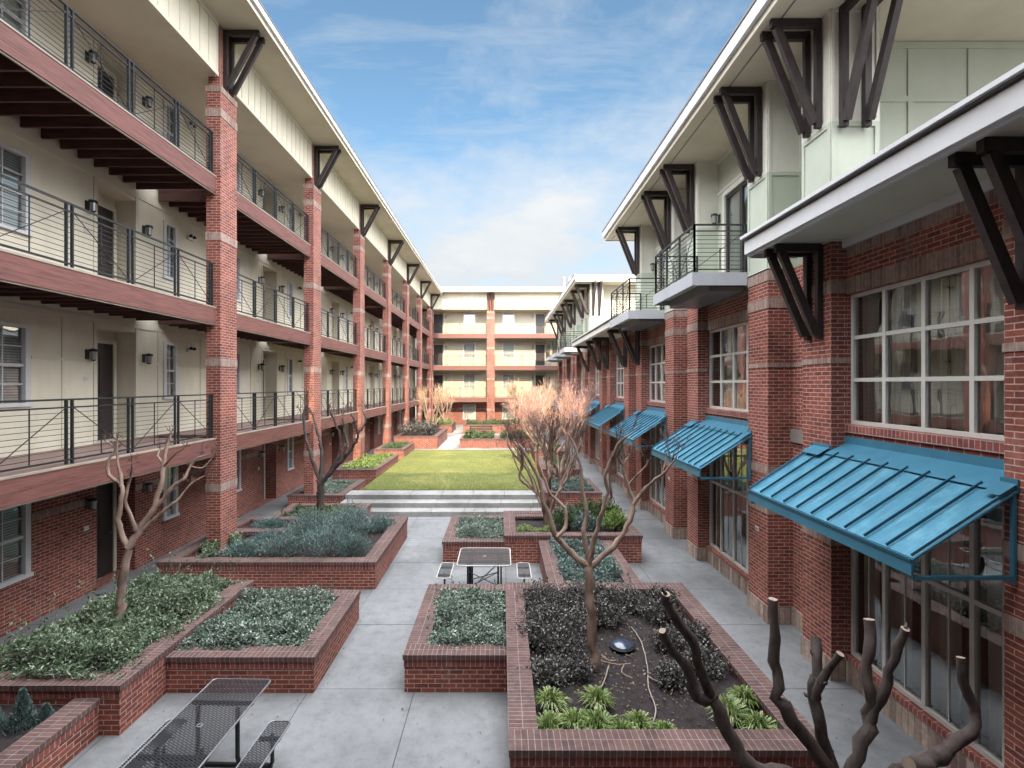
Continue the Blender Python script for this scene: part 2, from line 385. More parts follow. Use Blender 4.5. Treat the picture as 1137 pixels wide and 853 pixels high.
def make_railing(n, plen, first=1):
    mb = MB(); H = 1.07; W = n*plen
    mb.bar((0, 0, H), (W, 0, H), .045, .03, 'metal_dark'); mb.bar((0, 0, H-.13), (W, 0, H-.13), .03, .025, 'metal_dark')
    mb.bar((0, 0, .07), (W, 0, .07), .035, .03, 'metal_dark')
    for k in range(9): mb.bar((0, .005, .15+k*.088), (W, .005, .15+k*.088), .009, .009, 'metal_dark')
    for i in range(n+1):
        for dx in ((-.058, .058) if 0 < i < n else ((.03, .13) if i == 0 else (-.13, -.03))):
            mb.box(i*plen+dx-.014, i*plen+dx+.014, -.022, .022, 0, H+.01, 'metal_dark')
    for i in range(n):
        a, b = i*plen+.07, (i+1)*plen-.07
        p = ((a, -.012, H-.13), (b, -.012, .08)) if (i+first) % 2 else ((a, -.012, .08), (b, -.012, H-.13))
        mb.bar(*p, .011, .011, 'metal_dark')
        mb.box((a+b)/2-.007, (a+b)/2+.007, .008, .022, .08, H-.14, 'metal_dark')
    return mb
def make_window(w, h, cols=2, rows=4, blind=True, mat='white_trim', depth=.07):
    """double-hung sash; origin bottom-left of the opening, set in a hole; returns frame obj builder results"""
    t = .06
    fr = MB(); e = .002
    for a in ((-.05, t, e, h-e), (w-t, w+.05, e, h-e)): fr.box(a[0], a[1], -.03, depth, a[2], a[3], mat)
    fr.box(-.07, w+.07, -.032, depth, h-e, h+.07, mat); fr.box(-.08, w+.08, -.055, depth, -.07, e, mat)
    fr.box(t, w-t, .015, .05, h/2-.03, h/2+.03, mat)
    mu = MB()
    for i in range(1, cols): mu.box(t+(w-2*t)*i/cols-.011, t+(w-2*t)*i/cols+.011, .028, .042, 0, h, mat)
    for j in range(1, rows):
        if j*2 != rows: mu.box(t, w-t, .027, .041, h*j/rows-.011, h*j/rows+.011, mat)
    gl = MB(); gl.face([(t, .045, 0), (w-t, .045, 0), (w-t, .045, h), (t, .045, h)], 'glass')
    bl = MB(); bl.face([(0, .12, 0), (w, .12, 0), (w, .12, h), (0, .12, h)], 'blind' if blind else 'interior')
    return fr, mu, gl, bl
def put_window(parent, spec, loc, name='window', rz=0):
    fr, mu, gl, bl = spec
    o = fr.build(name, parent, loc, rz); mu.build('muntins', o); gl.build('glass', o); bl.build('blind', o); return o
def make_sconce():
    mb = MB(); mb.box(-.05, .05, -.02, 0, -.12, .1, 'metal_dark'); mb.bar((0, -.02, .06), (0, -.14, .1), .02, .02, 'metal_dark')
    mb.tube([(0, -.14, .12), (0, -.14, .1), (0, -.14, .05)], [.02, .085, .09], 'metal_dark', 10)
    g = MB(); g.tube([(0, -.14, .05), (0, -.14, -.13)], [.065, .055], 'galv', 10); g.tube([(0, -.14, -.13), (0, -.14, -.16)], [.06, .02], 'metal_dark', 10)
    return mb, g
def put_sconce(parent, loc, rz=0):
    a, b = make_sconce(); o = a.build('wall_lamp', parent, loc, rz); b.build('lamp_shade', o); return o
def make_door(w=.95, h=2.3):
    d = MB(); d.box(0, w, 0, .045, 0, h, 'door_dark')
    for z0, z1 in ((.15, .95), (1.1, 2.0)):
        for x0, x1 in ((.12, w/2-.05), (w/2+.05, w-.12)): d.box(x0, x1, -.008, 0, z0, z1, 'door_dark')
    f = MB(); f.box(-.09, -.002, -.03, .05, 0, h+.09, 'cream_trim'); f.box(w+.002, w+.09, -.03, .05, 0, h+.09, 'cream_trim'); f.box(-.002, w+.002, -.03, .05, h+.002, h+.09, 'cream_trim')
    k = MB(); k.tube([(w-.08, -.01, 1.0), (w-.08, -.06, 1.0)], .022, 'galv', 8); k.bar((w-.09, -.06, 1.0), (w-.2, -.06, 1.0), .018, .018, 'galv')
    return d, f, k

def gallery(root, u0, u1, piers, alcoves, bigs, narrows, soffit=13.6, eave=3.15, fas=.27, eave_u=None, first_panels=None, wm='cream', brk=True):
    """four-storey building with open galleries; wall plane y=0, piers in front"""
    FL = [0, 3.27, 6.53, 9.79]; PW = .78
    mb = MB(); tr = MB()
    for li, z in enumerate(FL):
        zt = FL[li+1] if li < 3 else 12.3
        holes = []
        for a in alcoves: holes.append((a, a+1.2, z, z+2.62, .5))
        for a, b in bigs: holes.append((a, b, z+.98, z+2.41, .13))
        for a, b in narrows: holes.append((a, b, z+1.0, z+2.41, .13))
        m = 'brick' if li == 0 else wm
        wall(mb, u0, u1, z, zt, holes, 0, m)
        if li:
            def vt(u, a=z+.02, b=z+2.72, w=.05): tr.box(u-w, u+w, -.02, -.001, a, b, 'cream_trim')
            tr.box(u0, u1, -.024, -.001, z+2.722, z+2.84, 'cream_trim')
            for a in alcoves:
                vt(a-.055); vt(a+1.255)
                if li == 1:
                    for d in (-.9, 2.05, 3.95): vt(a+d, w=.03)
            if li == 1:
                blocks = sorted([(a-.11, a+1.31) for a in alcoves]+[(a-.08, b+.08) for a, b in bigs+narrows])
                x = u0
                for a, b in blocks+[(u1, u1)]:
                    if a > x+.02: tr.box(x, a-.002, -.017, -.001, z+1.83, z+1.89, 'cream_trim')
                    x = max(x, b)
        else:
            x = u0
            for a, b in sorted([(a, a+1.2) for a in alcoves]+[(a-.09, b+.09) for a, b in bigs+narrows])+[(u1, u1)]:
                if a > x+.02: mb.box(x, a, -.012, -.001, 1.95, 2.10, 'soldier', off=(0, -1.93))
                x = b
            for a, b in bigs+narrows: mb.box(a-.1, b+.1, -.03, .0, .87, .905, 'rowlock', off=(0, -.87))
    mb.box(u0, u1, .62, 11, 0, soffit-.005, 'interior'); mb.box(u0, u1, .0, .62, 12.3, soffit-.005, 'cream')
    for a in alcoves:                                           # alcove backs
        for li, z in enumerate(FL): mb.face([(a, .5, z), (a+1.2, .5, z), (a+1.2, .5, z+2.62), (a, .5, z+2.62)], wm if li else 'brick')
    mb.build('wall', root); tr.build('trim', root)
    # piers
    p = make_pier(PW, .36, 12.05, [(1.93, .2), (5.05, .2), (8.19, .2), (11.28, .2), (11.9, .15)], slim=soffit)
    po = None
    for u in piers: po = p.build('pier', root, (u, -2.1, 0)) if po is None else copy_tree(po, (u, -2.1, 0))
    bo = None
    if brk:
        for u in piers:
            for du in (.25, .53):
                loc = (u+du, -2.05, 0)
                bo = make_bracket(.9, soffit-.02, 12.12).build('roof_bracket', root, loc) if bo is None else copy_tree(bo, loc)
    # bays between piers
    protos = {}
    ends = sorted(piers); bays = [(a+PW, b) for a, b in zip(ends, ends[1:])]
    bays = ([(u0, ends[0])] if ends[0]-u0 > 1 else [])+bays+([(ends[-1]+PW, u1)] if u1-ends[-1]-PW > 1 else [])
    for a, b in bays:
        W = b-a; key = round(W, 2); npn = max(1, round(W/1.38))
        for li in (1, 2, 3):
            z = FL[li]
            if key in protos: copy_tree(protos[key][0], (a, 0, z)); copy_tree(protos[key][1], (a, -1.9, z+.01)); continue
            dk = MB(); dk.box(0, W, -1.93, -.003, -.05, 0, 'deck_board'); do = dk.build('balcony_deck', root, (a, 0, z))
            bm = MB(); bm.box(.002, W-.002, -1.99, -1.932, -.43, -.035, 'timber_red', along='x'); bm.box(.002, W-.002, -2.0, -1.90, -.033, .0, 'deck_edge'); bm.box(.002, W-.002, -1.97, -1.94, -.46, -.43, 'deck_edge'); bm.build('beam', do)
            jb = MB(); n = int(W/.42)
            for i in range(n+1):
                x = .03+i*(W-.06)/n; jb.box(x-.025, x+.025, -1.93, -.03, -.34, -.052, 'joist')
            jb.build('joists', do)
            ro = make_railing(npn, W/npn).build('railing', root, (a, -1.9, z+.01)); protos[key] = (do, ro)
        # attic panel with battens, ceiling below
        pn = MB(); pn.box(a+.001, b-.001, -2.03, -1.96, 12.30, soffit-.001, 'cream'); pn.box(a+.002, b-.002, -2.055, -2.031, 12.27, 12.37, 'cream_trim'); pn.box(a+.002, b-.002, -2.055, -2.031, soffit-.1, soffit-.003, 'cream_trim')
        n = round(W/.37)
        for i in range(n+1):
            x = a+.03+i*(W-.06)/n; pn.box(x-.02, x+.02, -2.05, -2.031, 12.372, soffit-.103, 'cream_trim')
        pn.build('attic_panel', root)
    rf = MB(); rf.box(u0, u1, -1.955, -.002, 12.302, 12.36, 'soffit')
    rf.box(u0, u1, -eave+.03, 11.2, soffit+.0, soffit+.04, 'soffit')
    e0, e1 = eave_u or (u0, u1)
    rf.box(e0, e1, -eave, -eave+.03, soffit-.02, soffit+fas, 'cream_trim'); rf.box(e0, e1, -eave-.07, -eave, soffit+fas-.16, soffit+fas+.0, 'white_trim')
    rf.box(e0, e1, -eave-.085, -eave-.0, soffit+fas+.0, soffit+fas+.035, 'gutter')
    rf.box(u0, u1, -eave+.03, 11.2, soffit+.04, soffit+fas-.02, 'gutter'); rf.build('roof', root)
    # windows, doors, lamps
    sb = make_window(.1, .1)
    wo = {}
    for a, b in bigs:
        for li, z in enumerate(FL):
            k = round(b-a, 2); loc = (a, 0, z+.98)
            wo[k] = put_window(root, make_window(b-a, 1.43, 4 if b-a > 1 else 2, 4), loc) if k not in wo else copy_tree(wo[k], loc)
    no = None
    for a, b in narrows:
        for li, z in enumerate(FL):
            loc = (a, 0, z+1.0); no = put_window(root, make_window(b-a, 1.41, 2, 4), loc) if no is None else copy_tree(no, loc)
    d0 = None; s0 = None; n0 = None; e0_ = None
    for a in alcoves:
        for li, z in enumerate(FL):
            if d0 is None:
                d, f, k = make_door(); d0 = d.build('door', root, (a+.1, .44, z+.01)); f.build('door_frame', d0); k.build('door_handle', d0)
            else: copy_tree(d0, (a+.1, .44, z+.01))
            for du in (-.28, 1.5):
                loc = (a+du, 0, z+2.0); s0 = put_sconce(root, loc) if s0 is None else copy_tree(s0, loc)
            loc = (a-.3, 0, z+1.45)
            if n0 is None: q = MB(); q.box(-.06, .06, -.015, -.001, -.05, .05, 'white_trim'); q.box(-.035, .035, -.018, -.015, -.02, .02, 'frame_tan'); n0 = q.build('number_plate', root, loc)
            else: copy_tree(n0, loc)
            if a+3.6 < u1:
                loc = (a+3.4, 0, z+2.32)
                if e0_ is None:
                    q = MB(); q.box(-.14, .14, -.07, -.001, -.05, .05, 'white_trim'); q.tube([(-.08, -.05, .03), (-.09, -.13, .06)], [.03, .05], 'metal_dark', 8); q.tube([(.08, -.05, .03), (.09, -.13, .06)], [.03, .05], 'metal_dark', 8)
                    e0_ = q.build('emergency_light', root, loc)
                else: copy_tree(e0_, loc)

# left wing: local x = world Y, local -y = towards the court
left = thing('apartment_building', 'four storey brick and cream gallery wing along the left side of the courtyard', 'building', (-9.1, 0, 0), R(90))
AL = [11.5+7.95*k for k in range(-1, 5)]
gallery(left, -2.5, 54.0, [4.92]+[12.74+6.3*k for k in range(7)], AL, [(a-2.6, a-1.69) for a in AL], [(a+2.3, a+2.8) for a in AL], eave_u=(-2.5, 50.9))
# closing wing at the far end, sunlit
back = thing('apartment_building', 'sunlit four storey cream and brick gallery wing closing the far end of the courtyard', 'building', (0, 54.2, 0), 0)
gallery(back, -9.05, 13.0, [-7.78, -1.5, 6.3, 12.0], [-7.35, 3.55, 8.2], [(-4.05, -2.8), (.1, 1.35)], [], soffit=13.9, fas=.42, eave_u=(-9.0, 13.0), wm='cream_olive')
# wing behind the viewer, whose roof throws the shade on the court
south = thing('apartment_building', 'gallery wing behind the viewpoint whose long shadow falls across the court', 'building', (0, -2.75, 0), R(180))
gallery(south, -15.0, 9.0, [-11.3, -5.0, 1.3, 7.6], [-1.2, 5.2], [(-3.9, -2.9), (2.6, 3.6)], [], soffit=13.62)

q = MB(); q.box(-15, -5.9, 1.0, 7.0, 13.9, 17.6, 'cream'); q.box(-15.2, -5.7, .8, 7.2, 17.6, 17.8, 'white_trim'); q.build('shade_block', south)  # unseen block added on the roof to keep sun off the right wing

# ------------------------------------------------------------------ right wing: local x = -Y, local y = X - 5.36
right = thing('apartment_building', 'brick and sage green loft wing with blue awnings along the right side of the courtyard', 'building', (5.36, 0, 0), R(-90))
def rbox(mb, Y0, Y1, X0, X1, z0, z1, m, **k): mb.box(-Y1, -Y0, X0-5.36, X1-5.36, z0, z1, m, **k)
BR = [7.95+5.4*k for k in range(-1, 8)]; BG = [9.83+5.4*k for k in range(-1, 7)]
YEND = 47.2; HIGH = [(7.95, 20.0), (29.55, YEND)]
def high(y): return any(a-.05 <= y < b for a, b in HIGH)
mb = MB()
bayw = []
holes = []
for b in BR:
    k = b-2.66                                                    # far edge of the window bay is the near face of pier b
    y0, y1 = b-2.74, b; bayw.append((y0, y1))
    
for y0, y1 in bayw:                                                # window bays, brick with soldier heads and rowlock sills
    hs = [(-y1+.012, -y0-.012, .42, 3.3, .16), (-y1+.012, -y0-.012, 3.99, 5.99, .16)]
    wall(mb, -y1, -y0, .33, 6.84, hs, 0, 'brick')
    mb.box(-y1, -y0, -.02, -.001, 0, .33, 'base_block', off=(0, .01)); mb.box(-y1, -y0, -.035, .16, .34, .418, 'rowlock', off=(0, -.34))
    mb.box(-y1+.002, -y0-.002, -.012, -.001, 6.0, 6.24, 'soldier', off=(0, -5.98)); mb.box(-y1+.002, -y0-.002, -.012, -.001, 6.58, 6.8, 'soldier', off=(0, -6.55))
    mb.box(-y1+.002, -y0-.002, -.035, .1, 3.86, 3.985, 'rowlock', off=(0, -3.87))
for b, g in zip(BR, BG):                                           # recessed slots between the paired piers
    mb.box(-(b+2.0), -(b+.72), .23, .5, 0, 6.84, 'brick', skip='tbn')
    mb.box(-(b+2.0), -(b+.72), .215, .229, 4.93, 5.02, 'soldier', off=(0, -4.9)); mb.box(-(b+2.0), -(b+.72), .2, .229, 0, .33, 'base_block')
rbox(mb, -2.5, YEND, 6.3, 14, 0, 6.8, 'interior'); rbox(mb, -2.5, YEND, 5.55, 6.3, 3.5, 3.75, 'interior')
mb.box(-YEND, -YEND+.01, -.2, 8, 0, 6.8, 'brick'); rbox(mb, -2.5, 2.5, 5.36, 6.3, 0, 6.8, 'brick'); rbox(mb, 45.75+.7, YEND, 5.36, 6.3, 0, 6.8, 'brick')
for y0, y1 in bayw:
    for Y in (y0, y1): mb.box(-Y-.02, -Y+.02, .17, .95, .33, 6.8, 'interior')
mb.build('wall', right)
# piers
pb = make_pier(.75, .30, 6.84, [(2.10, .18), (4.93, .09), (6.03, .2)], base=True)
pg = make_pier(.78, .60, 6.82, [(2.10, .18), (2.86, .16), (4.93, .09), (6.07, .2), (6.6, .2)], base=True)
o = None
for y in BR: o = pb.build('pier', right, (-(y+.75), -.24, 0)) if o is None else copy_tree(o, (-(y+.75), -.24, 0))
o = None
for y in BG: o = pg.build('pier', right, (-(y+.78), -.242, 0)) if o is None else copy_tree(o, (-(y+.78), -.242, 0))
# big gridded windows with curtains
def make_grid(w, h, cols, rows, mid=None):
    t = .055; fr = MB(); m = 'frame_tan'
    zs = rows
    fr.box(0, t, 0, .08, 0, h, m); fr.box(w-t, w, 0, .08, 0, h, m); fr.box(t, w-t, 0, .08, 0, t, m); fr.box(t, w-t, 0, .08, h-t, h, m)
    for i in range(1, cols): fr.box(w*i/cols-.03, w*i/cols+.03, .002, .078, t, h-t, m)
    for z in zs: 
        for i in range(cols): fr.box(w*i/cols+(.03 if i else t), w*(i+1)/cols-(.03 if i < cols-1 else t), .005, .075, z-.028, z+.028, m)
    gl = MB(); gl.face([(t, .04, t), (w-t, .04, t), (w-t, .04, h-t), (t, .04, h-t)], 'glass')
    return fr, gl
def curtain(w, h, seed):
    mb = MB(); rr = random.Random(seed); n = 64
    segs = []
    x = .05
    while x < w-.2:
        cw = rr.uniform(.25, .6); 
        if rr.random() < .93: segs.append((x, min(w-.05, x+cw)))
        x += cw+rr.uniform(.02, .3)
    for a, b in segs:
        m = max(6, int((b-a)/.02)); ph = rr.random()*6
        top = [(a+(b-a)*i/m, .17+.03*math.sin(i*1.25+ph)+.012*math.sin(i*.5), h-.02) for i in range(m+1)]
        bot = [(p[0]+(p[0]-(a+b)/2)*-.15, p[1], .02) for p in top]
        for i in range(m): mb.face([bot[i], bot[i+1], top[i+1], top[i]], 'curtain', smooth=False)
    return mb
W = 2.716
for i, (y0, y1) in enumerate(bayw):
    fr, gl = make_grid(W, 2.0, 4, [.68, 1.33])
    w = fr.build('window', right, (-y1+.012, .06, 3.99)); gl.build('glass', w); curtain(W, 2.0, i).build('curtain', w)
    fr, gl = make_grid(W, 2.88, 4, [1.68])
    f2 = fr
    for j in range(4):
        x = W*(j+.5)/4; f2.box(x-.008, x+.008, .03, .038, .06, 2.82, 'frame_tan')
    w = f2.build('window', right, (-y1+.012, .06, .42)); gl.build('glass', w); curtain(W, 2.88, 50+i).build('curtain', w)
# awnings
def make_awning():
    Wd = 3.33; pj = 1.05; zt = 3.56; zf = 2.88; x0 = -.43; x1 = x0+Wd; yb = -.25; yf = -.24-pj
    pan = MB(); n = 11
    def P(x, t): return Vector((x, yb+(yf-yb)*t, zt+(zf-zt)*t))
    up = Vector((0, -(zt-zf), pj)).normalized()*.02
    a, b, c, d = P(x0, 0), P(x1, 0), P(x1, 1), P(x0, 1)
    pan.face([d, c, b, a], 'awning_blue'); pan.face([a-up, b-up, c-up, d-up], 'awning_side')
    pan.face([a, a-up, d-up, d], 'awning_side'); pan.face([b, c, c-up, b-up], 'awning_side'); pan.face([d, d-up, c-up, c], 'awning_side')
    # seams start lower where the end flashings lie
    for i in range(n):
        x = x0+.02+(Wd-.04)*i/(n-1)
        pan.bar(P(x, .02)+up*1.6, P(x, .995)+up*1.6, .013, .032, 'awning_seam' if 0 < i < n-1 else 'awning_side')
    fs = MB(); fs.box(x0-.005, x1+.005, yf-.03, yf-.003, zf-.17, zf-.006, 'awning_side'); fs.box(x0-.005, x1+.005, yf-.045, yf-.031, zf-.03, zf+.0, 'awning_seam')
    fl = MB()
    fl.face([(.0, yb-.10, zt-.03), (W, yb-.10, zt-.03), (W, -.025, zt+.13), (.0, -.025, zt+.13)], 'awning_side')
    fl.box(.0, W, -.025, -.013, zt+.11, zt+.24, 'awning_side')
    for a_, b_ in ((x0, 0), (W, x1)):
        fl.face([P(a_, .16)+up*3.2, P(b_, .16)+up*3.2, P(b_, 0)+up*2+Vector((0, 0, .02)), P(a_, 0)+up*2+Vector((0, 0, .02))], 'awning_side')
        fl.box(a_+.001, b_-.001, yb-.014, yb+.004, zt-.04, zt+.1, 'awning_side')
    fm = MB()
    for x in (x0+.03, x1-.03):
        fm.box(x-.02, x+.02, -.295, -.262, 2.62, zt-.05, 'awning_side'); fm.box(x-.018, x+.018, yf, -.296, 2.66, 2.70, 'awning_side')
    return pan, fs, fl, fm
pan, fs, fl, fm = make_awning(); o = None
for b in BR:
    if o is None:
        o = pan.build('awning', right, (-b, 0, 0)); fs.build('fascia', o); fl.build('flashing', o); fm.build('frame', o)
    else: copy_tree(o, (-b, 0, 0))
# low roofs over the two-storey stretches
def low_roof(Y0, Y1, n0=True):
    mb = MB()
    rbox(mb, Y0, Y1, 4.3, 5.7, 6.85, 6.89, 'soffit'); rbox(mb, Y0, Y1, 4.25, 4.3, 6.80, 7.08, 'white_trim')
    rbox(mb, Y0-.0, Y1+.0, 4.20, 4.25, 6.84, 7.06, 'white_trim'); rbox(mb, Y0-.01, Y1+.01, 4.17, 4.30, 7.085, 7.10, 'gutter'); rbox(mb, Y0-.02, Y1+.02, 4.13, 4.4, 7.102, 7.15, 'white_trim')
    rbox(mb, Y0, Y1, 4.31, 13.9, 6.90, 7.07, 'gutter')
    rbox(mb, Y0, Y1, 5.29, 5.34, 6.72, 6.848, 'white_trim')
    rbox(mb, Y1-.03, Y1-.002, 4.3, 5.1, 6.78, 7.07, 'white_trim'); rbox(mb, Y0+.002, Y0+.03, 4.3, 5.1, 6.78, 7.07, 'white_trim')
    mb.build('low_roof', right)
low_roof(-2.4, 8.85); low_roof(18.65, 30.45)
def brackets(Yc, reach, zt, zf, yface=-.242):
    for dY in (-.15, .15):
        make_bracket(reach, zt, zf).build('roof_bracket', right, (-(Yc+dY), yface, 0))
for y in BR:
    if y < 8 or 18 < y < 30: brackets(y+.375, .75, 6.845, 5.38)
for y in BG:
    if y < 8 or 20 < y < 29: brackets(y+.39, .75, 6.845, 5.38)
# upper storey: posts, recessed walls, balconies, high roof
def framed(mb, x0, x1, y, z0, z1, mf, mp, t=.07, cols=1, rows=(), d=.02):
    """panelled boarding facing -Y at plane y"""
    mb.face([(x0, y, z0), (x1, y, z0), (x1, y, z1), (x0, y, z1)], mp)
    mb.box(x0, x1, y-d, y-.001, z0, z0+t, mf); mb.box(x0, x1, y-d, y-.001, z1-t, z1, mf)
    for i in range(cols+1):
        x = x0+(x1-x0)*i/cols; a = min(max(x-t/2, x0), x1-t); mb.box(a, a+t, y-d*.95, y-.001, z0+t, z1-t, mf)
    for r in rows:
        for i in range(cols):
            a = x0+(x1-x0)*i/cols; b = x0+(x1-x0)*(i+1)/cols; mb.box(a+t, b-t, y-d*.9, y-.001, r-t/2, r+t/2, mf)
def side(mb, x, y0, y1, z0, z1, mf, mp, t=.07, sgn=-1, d=.02, rows=()):   # panel facing -/+x
    P = [(x, y1, z0), (x, y0, z0), (x, y0, z1), (x, y1, z1)]
    mb.face(P if sgn < 0 else P[::-1], mp); a, b = sorted((x+sgn*d, x+sgn*.001))
    mb.box(a, b, y0, y1, z0, z0+t, mf); mb.box(a, b, y0, y1, z1-t, z1, mf)
    for u in (y0, y1-t): mb.box(a, b, u, u+t, z0+t, z1-t, mf)
    for r in rows: mb.box(a, b, y0+t, y1-t, r-t/2, r+t/2, mf)
ZS = 10.44
def post(Y0, Y1, Xb, last=False):
    """cladded post standing on a pier; pale above, sage panels below"""
    mb = MB(); x0, x1 = -Y1, -Y0; y = -.24; yb = Xb-5.36
    framed(mb, x0, x1, y, 6.84, 8.68, 'sage', 'sage', .07); framed(mb, x0, x1, y, 8.682, ZS, 'pale_post', 'pale_post', .05)
    for s, x in ((-1, x0), (1, x1)):
        side(mb, x, y+.0, yb, 6.84, 8.68, 'sage', 'sage', .07, s); side(mb, x, y+.0, yb, 8.682, ZS, 'pale_post', 'pale_post', .05, s)
    mb.face([(x0, yb, 6.84), (x1, yb, 6.84), (x1, yb, ZS), (x0, yb, ZS)][::-1], 'sage')
    mb.box(x0-.02, x1+.02, y-.03, yb, 6.825, 6.838, 'pale_post')
    mb.build('corner_post', right)
for y in BR:
    if high(y): post(y, y+.75, 5.86 if (y < 8 or abs(y-29.55) < .1) else 5.77)
for y in BG:
    if high(y): post(y, y+.78, 5.77)
for (H0, H1) in HIGH:
    H1b = min(H1, 19.5 if H0 < 10 else YEND)
    mb = MB(); yr = .28                                           # recessed wall plane X=5.64
    # sage back wall of slots, pale wall over balconies with door openings
    for b, g in zip(BR, BG):
        if high(b) and high(g) and H0-.1 < b and g < H1b: mb = MB(); framed(mb, -(g), -(b+.75), .42, 6.8, ZS, 'sage', 'sage', .08, 1, (8.0, 9.5)); mb.build('slot_wall', right)
    dh = []
    for b in BR:
        if high(b) and H0+.1 < b < H1b: dh.append((-(b), -(b-2.74)))
    for a, b in dh:
        mb = MB(); wall(mb, a, b, 6.8, ZS, [(a+.45, a+2.05, 6.9, 9.35, .12)], yr, 'sage')
        mb.box(a, b, yr-.02, yr-.001, 9.5, 9.58, 'pale_post'); mb.box(a+.33, a+.45, yr-.03, yr-.001, 6.9, 9.47, 'pale_post'); mb.box(a+2.05, a+2.17, yr-.03, yr-.001, 6.9, 9.47, 'pale_post'); mb.box(a+.45, a+2.05, yr-.03, yr-.001, 9.35, 9.47, 'pale_post')
        mb.box(a, b, yr-.02, yr-.001, ZS-.12, ZS-.01, 'pale_post'); mb.box(a+2.4, a+2.46, yr-.02, yr-.001, 6.9, 9.5, 'sage'); mb.build('upper_wall', right)
    # end wall facing the viewer above the low roof
    X0 = 5.75; Yw = H0+.75
    mb = MB(); mb.box(-H1b, -(H0+.76), yr+.16, 8.5, 6.9, ZS, 'interior')
    mb.build('upper_core', right)
    # panels facing -Y(world) are +x faces in this frame
    ew = MB()
    def ebox(X0, X1, z0, z1, m, pr=.022): rbox(ew, Yw-pr, Yw-.001, X0, X1, z0, z1, m)
    rbox(ew, Yw, Yw+.1, 5.87, 14, 6.9, ZS, 'sage' if H0 < 10 else 'cream'); mt = 'sage' if H0 < 10 else 'cream_trim'
    for z in (6.92, 8.35, 9.4, ZS-.13): ebox(5.88, 14, z, z+.1, mt)
    for i in range(9): ebox(5.88+i*1.02, 5.96+i*1.02, 7.0, ZS-.14, mt, .02)
    ew.build('end_wall', right)
    r0, r1 = (6.85, 20.75) if H0 < 10 else (28.9, 48.3)
    rf = MB()
    rbox(rf, r0, r1, 4.22, 13.9, ZS, ZS+.05, 'soffit'); rbox(rf, r0-.04, r1+.04, 4.18, 4.22, ZS-.02, ZS+.30, 'cream_trim'); rbox(rf, r0-.04, r1+.04, 4.10, 4.178, ZS+.1, ZS+.34, 'white_trim')
    rbox(rf, r0-.05, r1+.05, 4.08, 4.26, ZS+.345, ZS+.39, 'gutter'); rbox(rf, r0, r1, 4.23, 13.9, ZS+.051, ZS+.33, 'gutter')
    rbox(rf, r0-.04, r0, 4.23, 13.9, ZS-.02, ZS+.34, 'cream_trim'); rbox(rf, r1, r1+.04, 4.23, 13.9, ZS-.02, ZS+.34, 'cream_trim')
    rbox(rf, r0, r1, 4.45, 4.47, ZS-.012, ZS-.001, 'gutter')
    rf.build('high_roof', right)
    for yy in BR+BG:
        if high(yy) and H0-.1 < yy < H1: brackets(yy+.38, .8, ZS-.01, 8.75, -.262)
    # two brackets on the end face
    for X in (5.27, 5.62):
        make_bracket(.85, ZS-.01, 8.62, .1).build('roof_bracket', right, (-(H0-.03), X-5.36, 0), R(90))
    for a, b in dh:                                                # balconies
        Yb0, Yb1 = -b+.04, -a-.0
        sl = MB(); rbox(sl, Yb0, Yb1, 4.0, 5.12, 6.78, 6.9, 'pale_post'); rbox(sl, Yb0-.03, Yb1+.02, 3.96, 4.02, 6.66, 6.93, 'fascia_grey')
        rbox(sl, Yb0-.03, Yb0, 4.02, 5.1, 6.66, 6.93, 'fascia_grey'); rbox(sl, Yb1-.01, Yb1+.02, 4.02, 5.1, 6.66, 6.93, 'fascia_grey')
        rbox(sl, Yb0+.1, Yb1-.1, 4.35, 5.1, 6.56, 6.779, 'gutter'); rbox(sl, Yb0+.05, Yb1, 5.12, 5.7, 6.86, 6.9, 'pale_post')
        so = sl.build('balcony_slab', right)
        rl = MB()
        z0 = 6.93; 
        def seg(p0, p1, n, inner=True):
            p0 = Vector(p0); p1 = Vector(p1); Lh = (p1-p0).length; d = (p1-p0)/Lh
            for z, w in ((1.0, .04), (.87, .028), (.07, .03)): rl.bar(p0+Vector((0, 0, z)), p1+Vector((0, 0, z)), w, w*.8, 'metal_dark')
            for k in range(8): rl.bar(p0+Vector((0, 0, .16+k*.088)), p1+Vector((0, 0, .16+k*.088)), .011, .011, 'metal_dark')
            for i in range(n+1):
                c = p0+d*(Lh*i/n); rl.box(c.x-.02, c.x+.02, c.y-.02, c.y+.02, z0-.1, z0+1.01, 'metal_dark')
            for i in range(n):
                c = p0+d*(Lh*i/n); e = p0+d*(Lh*(i+1)/n)
                s, t_ = (.87, .07) if i % 2 == 0 else (.07, .87); rl.bar(c+Vector((0, 0, s)), e+Vector((0, 0, t_)), .012, .012, 'metal_dark')
                m_ = (c+e)/2; rl.box(m_.x-.01, m_.x+.01, m_.y-.01, m_.y+.01, z0+.07, z0+.5, 'metal_dark')
        c1 = (-(Yb0+.02), 4.02-5.36, z0); c2 = (-(Yb1-.02), 4.02-5.36, z0); c0 = (-(Yb0+.02), -.27, z0); c3 = (-(Yb1-.02), -.27, z0)
        seg(c0, c1, 1); seg(c1, c2, 3); seg(c2, c3, 1); rl.build('railing', right)
        dd = MB(); x = a+.45; Wd = 1.6; H = 2.45
        for p, q in ((0, .07), (Wd-.07, Wd), (Wd/2-.06, Wd/2+.06)): dd.box(x+p, x+q, yr+.02, yr+.08, 6.9, 6.9+H, 'door_dark')
        for z in (0, H-.09): dd.box(x+.07, x+Wd/2-.06, yr+.022, yr+.078, 6.9+z, 6.99+z, 'door_dark'); dd.box(x+Wd/2+.06, x+Wd-.07, yr+.022, yr+.078, 6.9+z, 6.99+z, 'door_dark')
        dO = dd.build('balcony_door', right)
